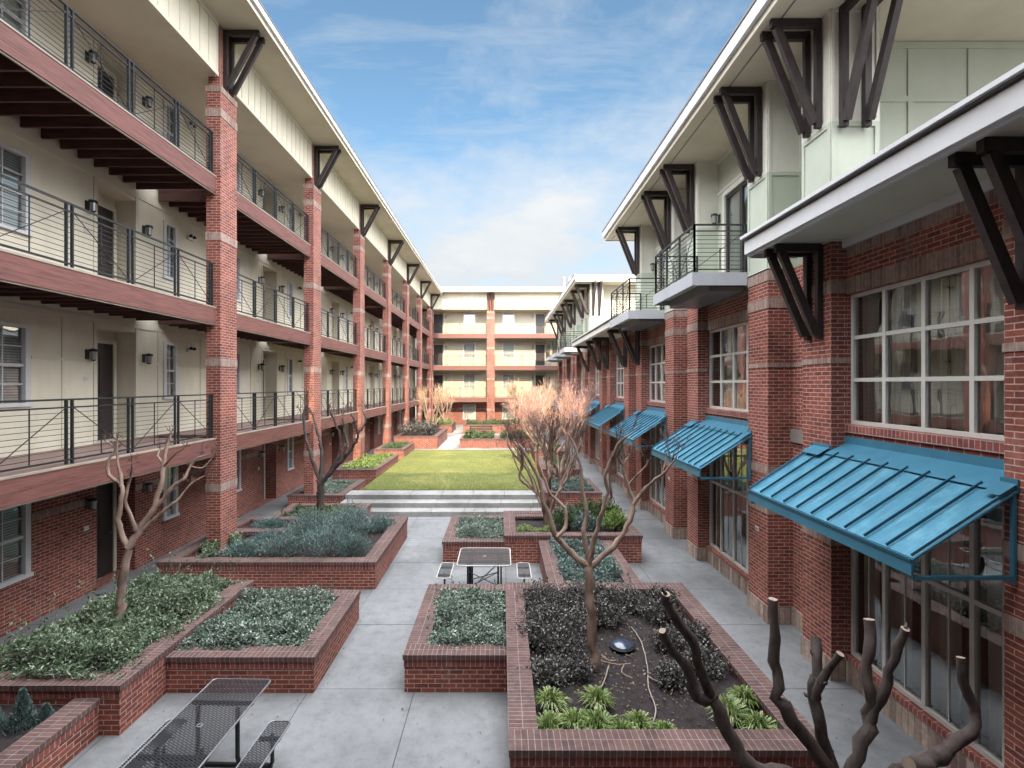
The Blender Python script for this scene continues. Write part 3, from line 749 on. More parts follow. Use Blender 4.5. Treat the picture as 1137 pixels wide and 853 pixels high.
        g = MB(); g.face([(x, yr+.05, 6.9), (x+Wd, yr+.05, 6.9), (x+Wd, yr+.05, 6.9+H), (x, yr+.05, 6.9+H)], 'glass'); g.build('glass', dO)
        c = MB(); c.face([(x, yr+.11, 6.9), (x+Wd, yr+.11, 6.9), (x+Wd, yr+.11, 6.9+H), (x, yr+.11, 6.9+H)], 'blind'); c.build('blind', dO)
        put_sconce(right, (a+2.6, yr, 8.9)); put_sconce(right, (a+.12, yr, 8.9))
    cp = MB()
# small wall lamps and vent plates on the brick piers
for g in BG: 
    q = MB(); q.box(-.06, .06, -.02, 0, -.04, .04, 'frame_tan'); q.box(-.04, .04, -.026, -.02, -.02, .02, 'gutter'); q.build('vent_plate', right, (-(g+.4), -.243, 1.72))
for b in BR:
    q = MB(); q.tube([(0, 0, 0), (0, -.05, 0)], [.03, .045], 'metal_dark', 8); q.tube([(0, -.05, .05), (0, -.09, -.05)], [.05, .06], 'metal_dark', 8); q.build('spot_lamp', right, (-(b+1.2), .228, 4.45))
# chimneys on the far roof
for i, dx in enumerate((0, .45)):
    q = MB(); q.tube([(0, 0, 0), (0, 0, 1.5)], .16, 'galv', 12); q.tube([(0, 0, 1.5), (0, 0, 1.56), (0, 0, 1.7)], [.22, .22, .05], 'galv', 12); q.build('flue', back, (6.55+dx*1.3, -.5, 14.2))
# ------------------------------------------------------------------ ground
mb = MB(); mb.box(-300, 300, -200, 500, -.6, -.05, 'ground_far'); struct(mb.build('ground'))
mb = MB(); mb.box(-9.7, 6.3, -3.2, 54.6, -.049, -.006, 'joint'); struct(mb.build('paving_bed'))
mb = MB()
XS = [-9.6, -7.45, -5.2, -2.9, -1.31, .1, 3.5, 5.9]
YS = [-3.1, 2.4, 4.1, 5.9, 7.73, 9.8, 11.5, 13.2, 15.3, 17.4]
while YS[-1] < 53: YS.append(YS[-1]+1.9)
g = .006
for a, b in zip(XS, XS[1:]):
    for c, d in zip(YS, YS[1:]): mb.box(a+g, b-g, c+g, d-g, -.03, 0+random.uniform(-.0015, .0015), 'concrete', skip='b')
struct(mb.build('paving'))
# three broad steps and the lawn terrace
st = thing('concrete_steps', 'three broad pale concrete steps rising to the lawn', 'steps', (-2.2, 17.8, 0))
for i in range(3):
    mb = MB(); y0 = i*.6+.0; z = .167*(i+1); x = -3.62; k = 0
    while x < 3.65:
        w = 1.17 if k else 1.0+.12*i; x1 = min(3.68, x+w); mb.box(x+.004, x1-.009, y0, (y0+.72 if i < 2 else 2.0), z-.165 if i == 0 else z-.2, z, 'concrete_step', skip='b'); x = x1; k += 1
    mb.build('step', st)
mb = MB(); mb.box(-5.5, 1.75, 19.82, 32.4, .0, .42, 'concrete'); mb.box(-6.93, 3.4, 32.4, 52.0, .0, .5, 'concrete_step'); mb.box(-5.5, 1.75, 31.95, 32.4, .42, .5, 'concrete_step'); struct(mb.build('terrace'))
mb = MB(); nx, ny = 60, 100
for i in range(nx):
    for j in range(ny):
        P = []
        for a, b in ((i, j), (i+1, j), (i+1, j+1), (i, j+1)):
            x = -5.48+7.2*a/nx; y = 19.81+12.12*b/ny; P.append((x, y, .51+.012*float(vnoise(x, y, 1.3))+.006*float(vnoise(x, y, 7))))
        mb.face(P, 'grass', smooth=True)
struct(mb.build('lawn'))
n = 60000
x = rng.uniform(-5.52, 1.77, n); y = 19.79+12.2*rng.random(n)**1.5
D = rng.normal(0, .5, (n, 3)); D[:, 2] = 1; Nn = rng.normal(0, 1, (n, 3))
m_leaf('grass_blade', [(.085, .11, .025), (.12, .145, .03), (.16, .175, .045), (.25, .22, .08)], .7, .2)
tag(leafmesh('grass', np.stack([x, y, np.full(n, .505)], 1), D, Nn, rng.uniform(.02, .045, n), .008, 'grass_blade'), 'short mown grass of the lawn', 'grass', None, 'stuff')

# ------------------------------------------------------------------ planters
def planter(label, x0, x1, y0, y1, h, omit='', zb=0, soil=None, w=.26, mat='mulch', inner=None, sh=.12):
    t = thing('brick_planter', label, 'planter', ((x0+x1)/2, (y0+y1)/2, zb), 0, 'raised brick planters of the courtyard'); cx, cy = t.location.x, t.location.y
    X0, X1, Y0, Y1 = x0-cx, x1-cx, y0-cy, y1-cy; ct = h-.075; rt = ct-.11
    mb = MB(); cp = MB(); o = .025; cw = w+.07
    def run(kind, a, b, c):           # kind 'x': wall along x between a,b with outer face at y=c
        pass
    S = 's' not in omit; Nn = 'n' not in omit; W_ = 'w' not in omit; E = 'e' not in omit
    xa = X0; xb = X1; ya = Y0+(w if S else 0); yb = Y1-(w if Nn else 0)
    if S: mb.box(xa, xb, Y0, Y0+w, 0, rt, 'brick'); mb.box(xa-.008, xb+.008, Y0-.008, Y0+w+.008, rt, ct, 'rowlock', along='x')
    if Nn: mb.box(xa, xb, Y1-w, Y1, 0, rt, 'brick'); mb.box(xa-.008, xb+.008, Y1-w-.008, Y1+.008, rt, ct, 'rowlock', along='x')
    if W_: mb.box(X0, X0+w, ya, yb, 0, rt, 'brick'); mb.box(X0-.008, X0+w+.008, ya+.008, yb-.008, rt, ct, 'rowlock', along='y')
    if E: mb.box(X1-w, X1, ya, yb, 0, rt, 'brick'); mb.box(X1-w-.008, X1+.008, ya+.008, yb-.008, rt, ct, 'rowlock', along='y')
    if S: cp.box(xa-(o if W_ else 0), xb+(o if E else 0), Y0-o, Y0-o+cw, ct, h, 'coping', along='x')
    if Nn: cp.box(xa-(o if W_ else 0), xb+(o if E else 0), Y1+o-cw, Y1+o, ct, h, 'coping', along='x')
    ca = Y0-o+cw+.001 if S else Y0; cb = Y1+o-cw-.001 if Nn else Y1
    if W_: cp.box(X0-o, X0-o+cw, ca, cb, ct, h, 'coping', along='y')
    if E: cp.box(X1+o-cw, X1+o, ca, cb, ct, h, 'coping', along='y')
    for q in (inner or []):           # inner divider: along x
        a, b, y = q[0]-cx, q[1]-cx, q[2]-cy; mb.box(a, b, y, y+w, 0, rt, 'brick'); cp.box(a, b, y-o, y-o+cw, ct+.001, h+.001, 'coping', along='x')
    mb.build('wall', t); cp.build('coping', t)
    so = MB(); n = 14; sx0, sx1 = X0+(w if W_ else 0), X1-(w if E else 0); sy0, sy1 = Y0+(w if S else 0), Y1-(w if Nn else 0); zs = h-sh
    H = lambda a, b: zs+.035*float(vnoise(a+cx, b+cy, 2.7))+.015*float(vnoise(a, b, 11))
    for i in range(n):
        for j in range(n):
            P = [(sx0+(sx1-sx0)*u/n, sy0+(sy1-sy0)*v/n) for u, v in ((i, j), (i+1, j), (i+1, j+1), (i, j+1))]
            so.face([(a, b, H(a, b)) for a, b in P], mat, smooth=True)
    so.build('soil', t); return t
planter('brick planter at the bottom left corner with small blue conifers', -7.3, -5.27, 3.2, 6.69, .5, omit='n')
planter('tall brick planter at the left foreground filled with shaggy green jasmine around a bare tree', -7.3, -5.0, 6.7, 10.25, .67)
planter('low brick planter of tidy glossy ground cover right of the shaggy green one', -4.99, -2.8, 7.62, 10.05, .55, omit='w')
planter('small brick planter of ground cover left of the large mulch bed', -1.45, .09, 7.64, 10.3, .57, omit='e')
planter('large brick planter on the left with bushy blue green junipers', -7.72, -2.84, 11.48, 15.4, .62, inner=[(-7.45, -5.9, 13.85)], sh=.2)
planter('small brick planter tucked behind the juniper planter against the left walkway', -7.0, -4.4, 15.42, 17.2, .6, omit='s', sh=.15)
planter('brick planter with low green plants beside the left end of the steps', -7.9, -5.87, 18.9, 22.0, .51)
planter('long brick planter with yellow green ground cover along the left edge of the lawn', -7.45, -5.52, 22.5, 27.3, .86)
planter('short brick planter with green ground cover beyond the long one on the lawn edge', -7.2, -5.52, 28.9, 32.1, .95)
planter('big brick planter with purple brown shrubs at the far left corner of the lawn', -6.85, -4.1, 32.6, 38.6, 1.3)
planter('far brick planter with a clipped hedge behind the lawn, left of the pair', -2.7, -.32, 33.0, 35.6, 1.08)
planter('far brick planter with a clipped hedge behind the lawn, right of the pair', -.28, 2.3, 33.0, 35.6, 1.07)
planter('low far brick planter under the back wing beside its pier', -3.2, 3.0, 42.6, 45.4, 1.25)
planter('low far brick planter in the back left corner', -6.9, -4.2, 43.0, 47.0, 1.2)
planter('large foreground brick planter with dark mulch, dark shrubs and a pale barked tree', .1, 3.5, 5.45, 10.0, .72, sh=.2)
planter('narrow brick planter between the mulch bed and the crossing planter', .97, 2.8, 10.01, 13.13, .6, omit='ns')
planter('wide brick planter crossing behind the narrow one with leafy shrubs', .08, 3.6, 13.16, 15.7, .72, inner=[(.35, 1.35, 15.05)])
planter('small brick planter with grey green cover left of the wide crossing planter', -1.52, .07, 13.25, 15.9, .53, omit='e')
planter('brick planter beside the right end of the steps', 1.55, 3.5, 17.9, 20.6, .82)
planter('brick planter along the right edge of the lawn, nearest of the two', 1.8, 3.5, 22.2, 26.2, .92)
planter('brick planter along the right edge of the lawn, farthest of the two', 1.8, 3.5, 27.6, 31.6, 1.0)
planter('brick planter below the frame edge holding the hard pruned tree', .9, 4.0, 2.6, 4.95, .45, sh=.1)

# ------------------------------------------------------------------ planting
cover('ground_cover', 'shaggy green jasmine spilling over the tall left planter', 'ground cover', (-7.2, -5.2, 6.92, 10.15), .53, .58, 34000, .062, .024, 'leaf_jasmine', 1, .25, .12)
cover('ground_cover', 'tidy glossy grey green cover in the low planter left of the path', 'ground cover', (-4.98, -3.05, 7.86, 9.86), .44, .30, 21000, .048, .027, 'leaf_cover', 2, .1, .06)
cover('ground_cover', 'glossy green cover in the small planter left of the mulch bed', 'ground cover', (-1.2, .08, 7.86, 10.1), .46, .28, 14000, .048, .027, 'leaf_cover', 3, .1, .07)
cover('ground_cover', 'thin grey green cover in the small planter behind the square table', 'ground cover', (-1.3, .05, 13.45, 15.7), .40, .28, 8500, .06, .026, 'leaf_cover', 4, .1, .08)
cover('ground_cover', 'low mixed leaves in the planter behind the junipers', 'ground cover', (-6.8, -4.6, 15.5, 17.0), .45, .25, 4500, .07, .03, 'leaf_green', 5)
cover('ground_cover', 'low green leaves in the planter left of the steps', 'ground cover', (-7.6, -6.1, 19.1, 21.8), .38, .25, 7000, .07, .03, 'leaf_cover', 6)
cover('ground_cover', 'yellow green leaves in the long planter by the lawn', 'ground cover', (-7.2, -5.7, 22.7, 27.1), .74, .28, 7500, .08, .035, 'leaf_bright', 7)
cover('ground_cover', 'green leaves in the short planter by the lawn', 'ground cover', (-7.0, -5.7, 29.1, 31.9), .82, .28, 4500, .08, .035, 'leaf_green', 8)
cover('ground_cover', 'dark leaves in the planter right of the steps', 'ground cover', (1.8, 3.3, 18.1, 20.4), .68, .35, 6500, .07, .032, 'leaf_juniper', 9)
cover('ground_cover', 'low green leaves beneath the nearer tree on the right lawn edge', 'ground cover', (2.0, 3.3, 22.4, 26.0), .78, .3, 5500, .08, .035, 'leaf_green', 10)
cover('ground_cover', 'low green leaves in the farthest planter on the right lawn edge', 'ground cover', (2.0, 3.3, 27.8, 31.4), .86, .4, 4500, .09, .04, 'leaf_bright', 11)
cover('ground_cover', 'dense green leaves in the narrow planter behind the mulch bed', 'ground cover', (1.15, 2.6, 10.1, 13.1), .42, .34, 11000, .07, .03, 'leaf_juniper', 12)
cover('leaf_litter', 'fallen leaves scattered on the dark mulch', 'leaf litter', (.4, 3.2, 5.75, 9.7), .50, .05, 1500, .045, .025, 'leaf_dry', 13, .01)
cover('leaf_litter', 'fallen leaves in the front of the juniper planter', 'leaf litter', (-7.4, -5.6, 11.8, 13.6), .43, .08, 900, .06, .03, 'leaf_dry', 14, .01)
cover('paving_litter', 'dead leaves and bits scattered on the concrete paving', 'leaf litter', (-9.0, 5.0, 5.9, 17.5), .004, .004, 900, .035, .02, 'leaf_dry', 21, .01)
cover('hedge', 'clipped green hedge behind the lawn, left half', 'hedge', (-2.5, -.5, 33.2, 35.4), .95, .55, 6500, .09, .045, 'leaf_green', 15, .05)
cover('hedge', 'clipped green hedge behind the lawn, right half', 'hedge', (-.1, 2.1, 33.2, 35.4), .95, .6, 6500, .09, .045, 'leaf_green', 16, .05)
cover('hedge', 'low far hedge in front of the back wing', 'hedge', (-3.0, 2.8, 42.8, 45.2), 1.1, .5, 7000, .1, .05, 'leaf_green', 17, .05)
cover('hedge', 'low far hedge in the back left corner', 'hedge', (-6.7, -4.4, 43.2, 46.8), 1.05, .6, 4000, .1, .05, 'leaf_bright', 18, .05)
W_ = ['at the front left', 'at the front centre', 'at the front right', 'in the middle left', 'in the centre', 'in the middle right', 'at the back left', 'at the back centre', 'at the back right', 'at the far right corner', 'at the near right corner']
for i, (x, y, r, h) in enumerate([(-6.15, 12.25, .6, .75), (-5.2, 12.2, .65, .85), (-4.1, 12.2, .75, .95), (-6.0, 13.2, .5, .65), (-5.05, 13.3, .75, 1.0), (-3.95, 13.4, .8, 1.0), (-6.6, 14.6, .55, .6), (-5.3, 14.4, .7, .9), (-4.3, 14.5, .7, .9), (-3.5, 14.6, .55, .7), (-3.55, 12.3, .5, .7)]):
    shrub('juniper_shrub', 'feathery blue green juniper '+W_[i]+' of the large left planter', 'shrub', (x, y, .4), r*.95, h*(.55+.16*(i % 3)), 3800, .07, .014, 'leaf_juniper' if i % 3 == 1 else 'leaf_blue', 'junipers in the large left planter', up=1.5)
for i, (x, y) in enumerate([(-6.85, 11.98), (-7.2, 12.6), (-6.9, 13.2)]):
    shrub('leafy_plant', ['low pale leafed plant in the front left corner of the juniper planter', 'low pale leafed plant beside the left wall of the juniper planter', 'low pale leafed plant before the brick divider of the juniper planter'][i], 'plant', (x, y, .42), .28, .3, 420, .08, .04, 'leaf_jasmine', 'low plants in the juniper planter')
for i, (x, y, r, h) in enumerate([(-6.2, 6.2, .18, .42), (-5.88, 6.28, .17, .5), (-5.66, 6.35, .12, .26), (-6.1, 5.7, .18, .4)]):
    t = thing('conifer', ['slim blue conifer at the left edge of the corner planter', 'tallest pointed blue conifer in the corner planter', 'smallest blue conifer right of the tall one', 'blue conifer nearest the viewer in the corner planter'][i], 'shrub', (x, y, .36), i, 'small blue conifers in the corner planter')
    n = 2600; q = rng.random(n)**.8; a = rng.uniform(0, 6.28, n); rr = r*(1-q)*rng.uniform(.3, 1.05, n)
    P = np.stack([np.cos(a)*rr, np.sin(a)*rr, q*h*.95], 1); D = np.stack([np.cos(a)*.5, np.sin(a)*.5, np.full(n, 1.1)], 1)+rng.normal(0, .3, (n, 3))
    leafmesh('foliage', P, D, rng.normal(0, 1, (n, 3)), .05, .013, 'leaf_blue', t); q = MB(); q.tube([(0, 0, 0), (0, 0, h*.9)], [.02, .006], 'stem', 5); q.build('stem', t)
PL = [(.75, 9.35, .42, .5), (1.45, 9.4, .42, .52), (.72, 8.5, .42, .5), (.9, 7.75, .40, .42), (1.75, 8.75, .35, .42), (2.3, 9.3, .36, .38), (2.75, 8.8, .34, .42), (2.95, 8.05, .3, .4), (2.85, 7.3, .34, .36), (2.35, 7.0, .26, .22), (1.35, 8.55, .36, .4), (.62, 7.05, .3, .3), (1.05, 8.15, .36, .42), (1.1, 9.0, .36, .45), (.55, 8.05, .3, .4), (1.9, 9.5, .3, .4), (2.95, 9.45, .3, .35), (1.0, 7.15, .26, .25), (2.6, 7.9, .28, .3)]
PN = ['in the back left corner', 'at the back beside the tree', 'on the left edge, second from the back', 'left of the tree trunk', 'behind the dark dome', 'at the back centre right', 'at the right edge behind the dark limb', 'midway along the right edge', 'at the lower right by the wall', 'small and grey by the hose', 'just behind the tree trunk', 'thin and low at the left edge', 'just left of the tree trunk', 'two steps behind the trunk', 'pressed against the left wall midway', 'low against the back wall', 'in the back right corner', 'low and thin in front of the trunk', 'right of the dome beside the sawn limb']
for (x, y, r, h), nm in zip(PL, PN):
    shrub('dark_shrub', 'dark purple grey shrub in the mulch bed, '+nm, 'shrub', (x, y, .5), r*1.1, h*.82, 2300, .045, .024, 'leaf_purple', 'dark shrubs in the mulch bed', up=.6, stems=14)
for i, (x, y, s) in enumerate([(.55, 5.95, 1), (.86, 6.05, .9), (1.12, 5.98, 1.1), (1.38, 5.9, .8), (.62, 6.45, .95), (1.2, 6.45, 1.0), (1.62, 6.05, .8), (2.75, 6.2, 1.1), (3.0, 5.95, 1.0), (3.1, 6.5, .9), (1.9, 5.95, .6)]):
    tuft('grass_tuft', ['leftmost front', 'second front', 'third front', 'fourth front', 'taller left rear', 'taller middle rear', 'small pale fifth front', 'large right hand', 'rightmost front', 'right rear', 'smallest'][i]+' grassy tuft at the front of the mulch bed', (x, y, .52), .24*s, .25*s, 230, group='grassy tufts in the mulch bed')
for i, (x, y, r, h, m) in enumerate([(1.75, 14.0, .4, .6, 'leaf_green'), (2.3, 13.8, .42, .55, 'leaf_juniper'), (2.55, 14.5, .45, .75, 'leaf_green'), (3.05, 13.9, .4, .65, 'leaf_bright'), (3.05, 14.8, .38, .7, 'leaf_green'), (1.9, 14.8, .4, .55, 'leaf_juniper'), (2.5, 15.2, .35, .6, 'leaf_green')]):
    shrub('leafy_shrub', ['green shrub nearest the inner corner', 'blue green shrub at the front', 'tall green shrub in the middle', 'yellow green shrub at the right front corner', 'green shrub at the right back corner', 'blue green shrub at the left back', 'green shrub at the back wall'][i]+' of the wide crossing planter', 'shrub', (x, y, .55), r, h, 1500, .09, .032, m, 'shrubs in the wide crossing planter', up=.9)
for i, (x, y) in enumerate([(.5, 13.75), (.78, 13.9), (1.05, 13.72), (1.28, 13.95), (.62, 14.1)]):
    tuft('hosta_plant', ['first bright leafy clump from the left', 'second bright leafy clump from the left', 'third bright leafy clump from the left', 'rightmost bright leafy clump', 'rear bright leafy clump'][i]+' in the crossing planter', (x, y, .58), .2, .2, 90, 'leaf_bright', 'bright leafy clumps in the crossing planter')
for i, (x, y, r, h) in enumerate([(-6.2, 33.5, .7, .9), (-5.3, 33.4, .7, .95), (-4.7, 34.3, .6, .9), (-5.8, 35.2, .8, 1.1), (-4.9, 36.6, .7, 1.0)]):
    shrub('purple_shrub', ['left front', 'middle front', 'right front', 'tall middle', 'rear'][i]+' purple brown shrub in the far left corner planter', 'shrub', (x, y, 1.15), r, h, 1400, .09, .05, 'leaf_purple', 'purple shrubs at the far corner', up=.6)

# ------------------------------------------------------------------ trees
def smooth_path(pts, rad, jit=.013, step=.085):
    P = []; Rr = []
    for i in range(len(pts)-1):
        p0 = pts[max(i-1, 0)]; p1 = pts[i]; p2 = pts[i+1]; p3 = pts[min(i+2, len(pts)-1)]; n = max(2, int((p2-p1).length/step))
        for k in range(n):
            t = k/n; P.append(.5*((2*p1)+(p2-p0)*t+(2*p0-5*p1+4*p2-p3)*t*t+(3*p1-p0-3*p2+p3)*t**3)+Vector([random.gauss(0, jit) for _ in range(3)])*min(1, rad[i]*20)); Rr.append((rad[i]*(1-t)+rad[i+1]*t)*random.uniform(.86, 1.13))
    P.append(pts[-1]); Rr.append(rad[-1]); return P, Rr
def twigs(tips, n, ln, mat, name, parent, spread=.5, wd=.007, up=1.0, sub=3):
    """clusters of thin upright shoots; each shoot a narrow two-segment ribbon pair"""
    P = []; D = []; Lh = []
    for tip, d in tips:
        for k in range(n):
            v = np.array([d.x, d.y, d.z])*.5+rng.normal(0, spread, 3)+[0, 0, up]; v /= np.linalg.norm(v); l = ln*rng.uniform(.45, 1.1); p = np.array(tip)
            P.append(p); D.append(v); Lh.append(l)
            for s in range(sub):
                t = rng.uniform(.3, .95); w = v+rng.normal(0, .55, 3); w /= np.linalg.norm(w); P.append(p+v*l*t); D.append(w); Lh.append(l*rng.uniform(.2, .5))
    P = np.array(P); D = np.array(D); Lh = np.array(Lh); Nn = rng.normal(0, 1, P.shape)
    P2 = np.concatenate([P, P]); D2 = np.concatenate([D, D]); N2 = np.concatenate([Nn, np.cross(D, Nn)])
    return leafmesh(name, P2, D2, N2, np.concatenate([Lh, Lh]), wd, mat, parent, fold=0)
def pixtree(name, label, d, base, limbs, mat, sc=1, off=(0, 0), rad=(.06, .02), dj=.35, tw=None, group=None, cap=None, trunk_r=.07, zoff=0):
    """limbs as polylines (columns and rows of the photograph turned into points around the tree's own distance)"""
    t = thing(name, label, 'tree', tuple(base), 0, group); b = Vector(base); mb = MB(); tips = []
    seen = {}
    for li, (r0, r1, pl) in enumerate(limbs):
        pts = []
        drift = random.uniform(-dj, dj) if li else 0
        for i, (x, y) in enumerate(pl):
            key = (x, y)
            if key in seen: p = seen[key]
            else:
                start = seen.get(pl[0]); d0 = (start.y if start is not None else d); dd = d0+drift*i/len(pl)+random.uniform(-.02, .02)
                p = at(x/sc+off[0], y/sc+off[1], dd); seen[key] = p
            pts.append(p)
        if li == 0: pts = [b]+pts
        pts = [p-b for p in pts]; n = len(pts); rr = [r0+(r1-r0)*i/(n-1) for i in range(n)]
        P, Q = smooth_path(pts, rr)
        if not cap and r1 < .03: Q[-1] *= .5
        last = pl[-1]; ends = not any(last == q for r in limbs for q in r[2][:-1])
        mb.tube(P, Q, mat, 10, cap=cap if ends else None, rough=.13 if mat == 'bark_dark' else .07)
        for k in range(int(len(P)*.5)):                        # knobs and spurs
            i = random.randrange(2, len(P)) if len(P) > 2 else 0
            if random.random() < .3:
                v = Vector([random.gauss(0, 1) for _ in range(3)]).normalized(); mb.tube([P[i], P[i]+v*(Q[i]+.015), P[i]+v*(Q[i]+.03)+Vector((0, 0, .02))], [Q[i]*.5, Q[i]*.35, .004], mat, 5)
        if li: tips.append((pts[-1], (pts[-1]-pts[-2]).normalized())); 
        if li and len(pts) > 3: tips.append((pts[-2], (pts[-2]-pts[-3]).normalized()))
    mb.build('trunk', t)
    if tw: twigs(tips, tw[0], tw[1], tw[2], 'twigs', t, wd=tw[3])
    return t
Z3 = 3.79
pixtree('bare_tree', 'bare crape myrtle rising from the shaggy jasmine in the left foreground', 8.3, (-6.2, 8.3, .5), [
    (.07, .055, [(505, 1010), (530, 850), (545, 790)]),
    (.045, .014, [(545, 790), (500, 690), (510, 600), (515, 530), (460, 480), (455, 420), (485, 370), (445, 340)]),
    (.03, .012, [(515, 530), (500, 450), (490, 380), (495, 335)]),
    (.055, .02, [(545, 790), (590, 700), (640, 630), (680, 520), (690, 440), (705, 350), (720, 310)]),
    (.035, .012, [(570, 710), (530, 590), (550, 490), (555, 432)]),
    (.022, .01, [(690, 440), (730, 400), (778, 362)]),
    (.022, .01, [(690, 440), (662, 400), (672, 375)]),
    (.035, .012, [(640, 630), (720, 540), (780, 490), (800, 440), (840, 405), (888, 392)]),
    (.03, .010, [(600, 710), (700, 620), (760, 570), (800, 520), (865, 482)]),
    (.014, .008, [(800, 440), (850, 450), (900, 400)])], 'bark', Z3, (0, 400), tw=(7, .2, 'twig_dark', .008), dj=.5)
pixtree('bare_tree', 'bare crape myrtle standing at the back of the juniper planter', 15.9, (-5.75, 15.9, .5), [
    (.11, .10, [(355.5, 571), (356, 538)]),
    (.07, .022, [(356, 538), (347, 510), (340, 488), (337, 460), (343, 445)]),
    (.07, .022, [(356, 538), (357, 505), (354, 484), (348, 462), (340, 448)]),
    (.06, .02, [(356, 538), (375, 508), (378, 488), (372, 468), (366, 455)]),
    (.06, .02, [(356, 538), (388, 500), (397, 482), (390, 458)]),
    (.03, .015, [(397, 482), (406, 466), (402, 455)]),
    (.05, .02, [(362, 530), (383, 500), (382, 478), (380, 462)])], 'bark_dark', 1, (0, 0), tw=(7, .5, 'twig_dark', .016), dj=.9)
mt = pixtree('bare_tree', 'smooth barked bare tree growing from the dark mulch bed in the foreground', 7.36, (1.33, 7.36, .48), [
    (.072, .066, [(659, 722), (656, 690), (654.5, 650), (654, 629)]),
    (.050, .018, [(654, 629), (634.6, 613), (618, 596), (610, 575), (603, 552), (598, 532), (586, 508), (575, 491)]),
    (.032, .012, [(618, 596), (628, 585), (627, 563), (612, 549), (602.5, 526), (596, 505), (598, 488)]),
    (.042, .013, [(654, 629), (650, 606), (648, 588), (652, 568), (647, 543), (644, 516), (637, 491), (628, 478)]),
    (.04, .014, [(654, 629), (657, 612), (661.7, 592), (669, 563), (675, 545), (671.5, 527), (680, 507), (686, 492), (701, 480)]),
    (.024, .01, [(669, 563), (679, 551), (677, 530), (682, 512)]),
    (.044, .018, [(654, 629), (665, 622), (686, 600), (699, 577), (704, 558), (697, 538), (691, 516), (698, 507)]),
    (.03, .009, [(704, 558), (717, 541), (734, 527), (745, 515), (752.6, 503)]),
    (.014, .007, [(734, 527), (739, 512), (741, 500)]),
    (.022, .01, [(691, 516), (684, 503), (688, 488)]), (.02, .008, [(697, 538), (706, 528), (718, 516), (722, 503)])], 'bark', 1, (0, 0), tw=(9, .34, 'twig_dark', .0075), dj=.5)
Z8 = 3.79
pixtree('pruned_tree', 'hard pruned dark tree with sawn limb stubs at the bottom right', 4.3, (2.55, 4.3, .3), [
    (.085, .085, [(370, 1130), (365, 1090)]),
    (.065, .048, [(365, 1090), (360, 960), (330, 840), (290, 720), (262, 600), (262, 470)]),
    (.048, .040, [(262, 470), (264, 400), (260, 297)]),
    (.040, .030, [(262, 560), (310, 440), (365, 368)]),
    (.065, .036, [(365, 1090), (330, 900), (270, 790), (190, 690), (100, 560), (94, 450), (88, 300), (80, 137)]),
    (.065, .040, [(365, 1090), (400, 900), (440, 790), (480, 670), (495, 540), (478, 420), (484, 222)]),
    (.042, .032, [(480, 670), (530, 560), (575, 440), (638, 262)]),
    (.060, .050, [(365, 1090), (480, 960), (560, 890), (680, 835), (820, 780)]),
    (.050, .03, [(820, 780), (905, 700), (925, 600), (890, 500), (870, 382)]),
    (.06, .058, [(820, 780), (740, 810), (655, 838)]),
    (.075, .055, [(365, 1090), (180, 900), (10, 860), (-60, 790), (-130, 660), (-172, 560)]),
    (.05, .034, [(-172, 560), (-220, 440), (-270, 300), (-352, 190), (-370, 115)]),
    (.05, .03, [(-172, 560), (-240, 550), (-290, 420), (-360, 330), (-385, 270)])], 'bark_dark', Z8, (837, 628), dj=.25, cap='cut_wood', tw=None)

def myrtle(label, base, h, stems, spread, twmat, tw=(16, 1.0, .014), r0=.07, seed=1, group='bare crape myrtles around the lawn', kn=4):
    """multi-stemmed vase-shaped myrtle with pollard knuckles and fine shoots"""
    rr = random.Random(seed); t = thing('bare_tree', label, 'tree', base, 0, group); mb = MB(); tips = []
    for i in range(stems):
        a = 2*math.pi*i/stems+rr.uniform(-.3, .3); q = rr.uniform(.45, 1.0)*spread
        e = Vector((math.cos(a)*q, math.sin(a)*q, h*rr.uniform(.46, .62))); s = Vector((math.cos(a)*.08, math.sin(a)*.08, 0))
        pts = [s*0, s+Vector((0, 0, h*.12)), s.lerp(e, .45)+Vector((rr.gauss(0, .06), rr.gauss(0, .06), h*.05)), s.lerp(e, .8)+Vector((rr.gauss(0, .06), rr.gauss(0, .06), .05)), e]
        P, Q = smooth_path(pts, [r0, r0*.8, r0*.6, r0*.5, r0*.55]); mb.tube(P, Q, 'bark', 7, rough=.1)
        for k in range(kn):
            a2 = a+rr.uniform(-1.2, 1.2); f = e+Vector((math.cos(a2)*.35*spread, math.sin(a2)*.35*spread, h*rr.uniform(.15, .27)))
            st_ = P[rr.choice([-1, -2, len(P)//2])]
            P2, Q2 = smooth_path([st_, st_.lerp(f, .5)+Vector((rr.gauss(0, .07), rr.gauss(0, .07), .04)), f], [r0*.4, r0*.3, r0*.28]); mb.tube(P2, Q2, 'bark', 6)
            tips.append((f, (f-e).normalized())); tips.append((st_.lerp(f, .6), (f-e).normalized()))
    mb.build('trunk', t); twigs(tips, tw[0], tw[1], twmat, 'twigs', t, spread=.42, wd=tw[2]*.8, up=.8, sub=3); return t
myrtle('many stemmed dark bare myrtle in the wide crossing planter', (1.3, 14.6, .55), 3.3, 5, .9, 'twig_dark', tw=(8, .7, .014), seed=3)
myrtle('bare myrtle with rosy fine shoots beside the right end of the steps', (2.2, 19.3, .65), 3.8, 6, 1.15, 'twig_pink', tw=(8, .85, .017), seed=4)
myrtle('bare myrtle with sunlit rosy crown in the nearer planter on the right lawn edge', (2.3, 24.0, .75), 3.7, 6, 1.5, 'twig_pink', tw=(11, .9, .022), seed=5)
myrtle('bare myrtle with pale crown in the farthest planter on the right lawn edge', (1.9, 29.6, .85), 3.6, 6, 1.5, 'twig_tan', tw=(11, .9, .026), seed=6)
myrtle('pale bare myrtle in the far left corner planter', (-4.9, 35.6, 1.1), 3.4, 6, .85, 'twig_tan', tw=(4, .8, .026), seed=8)
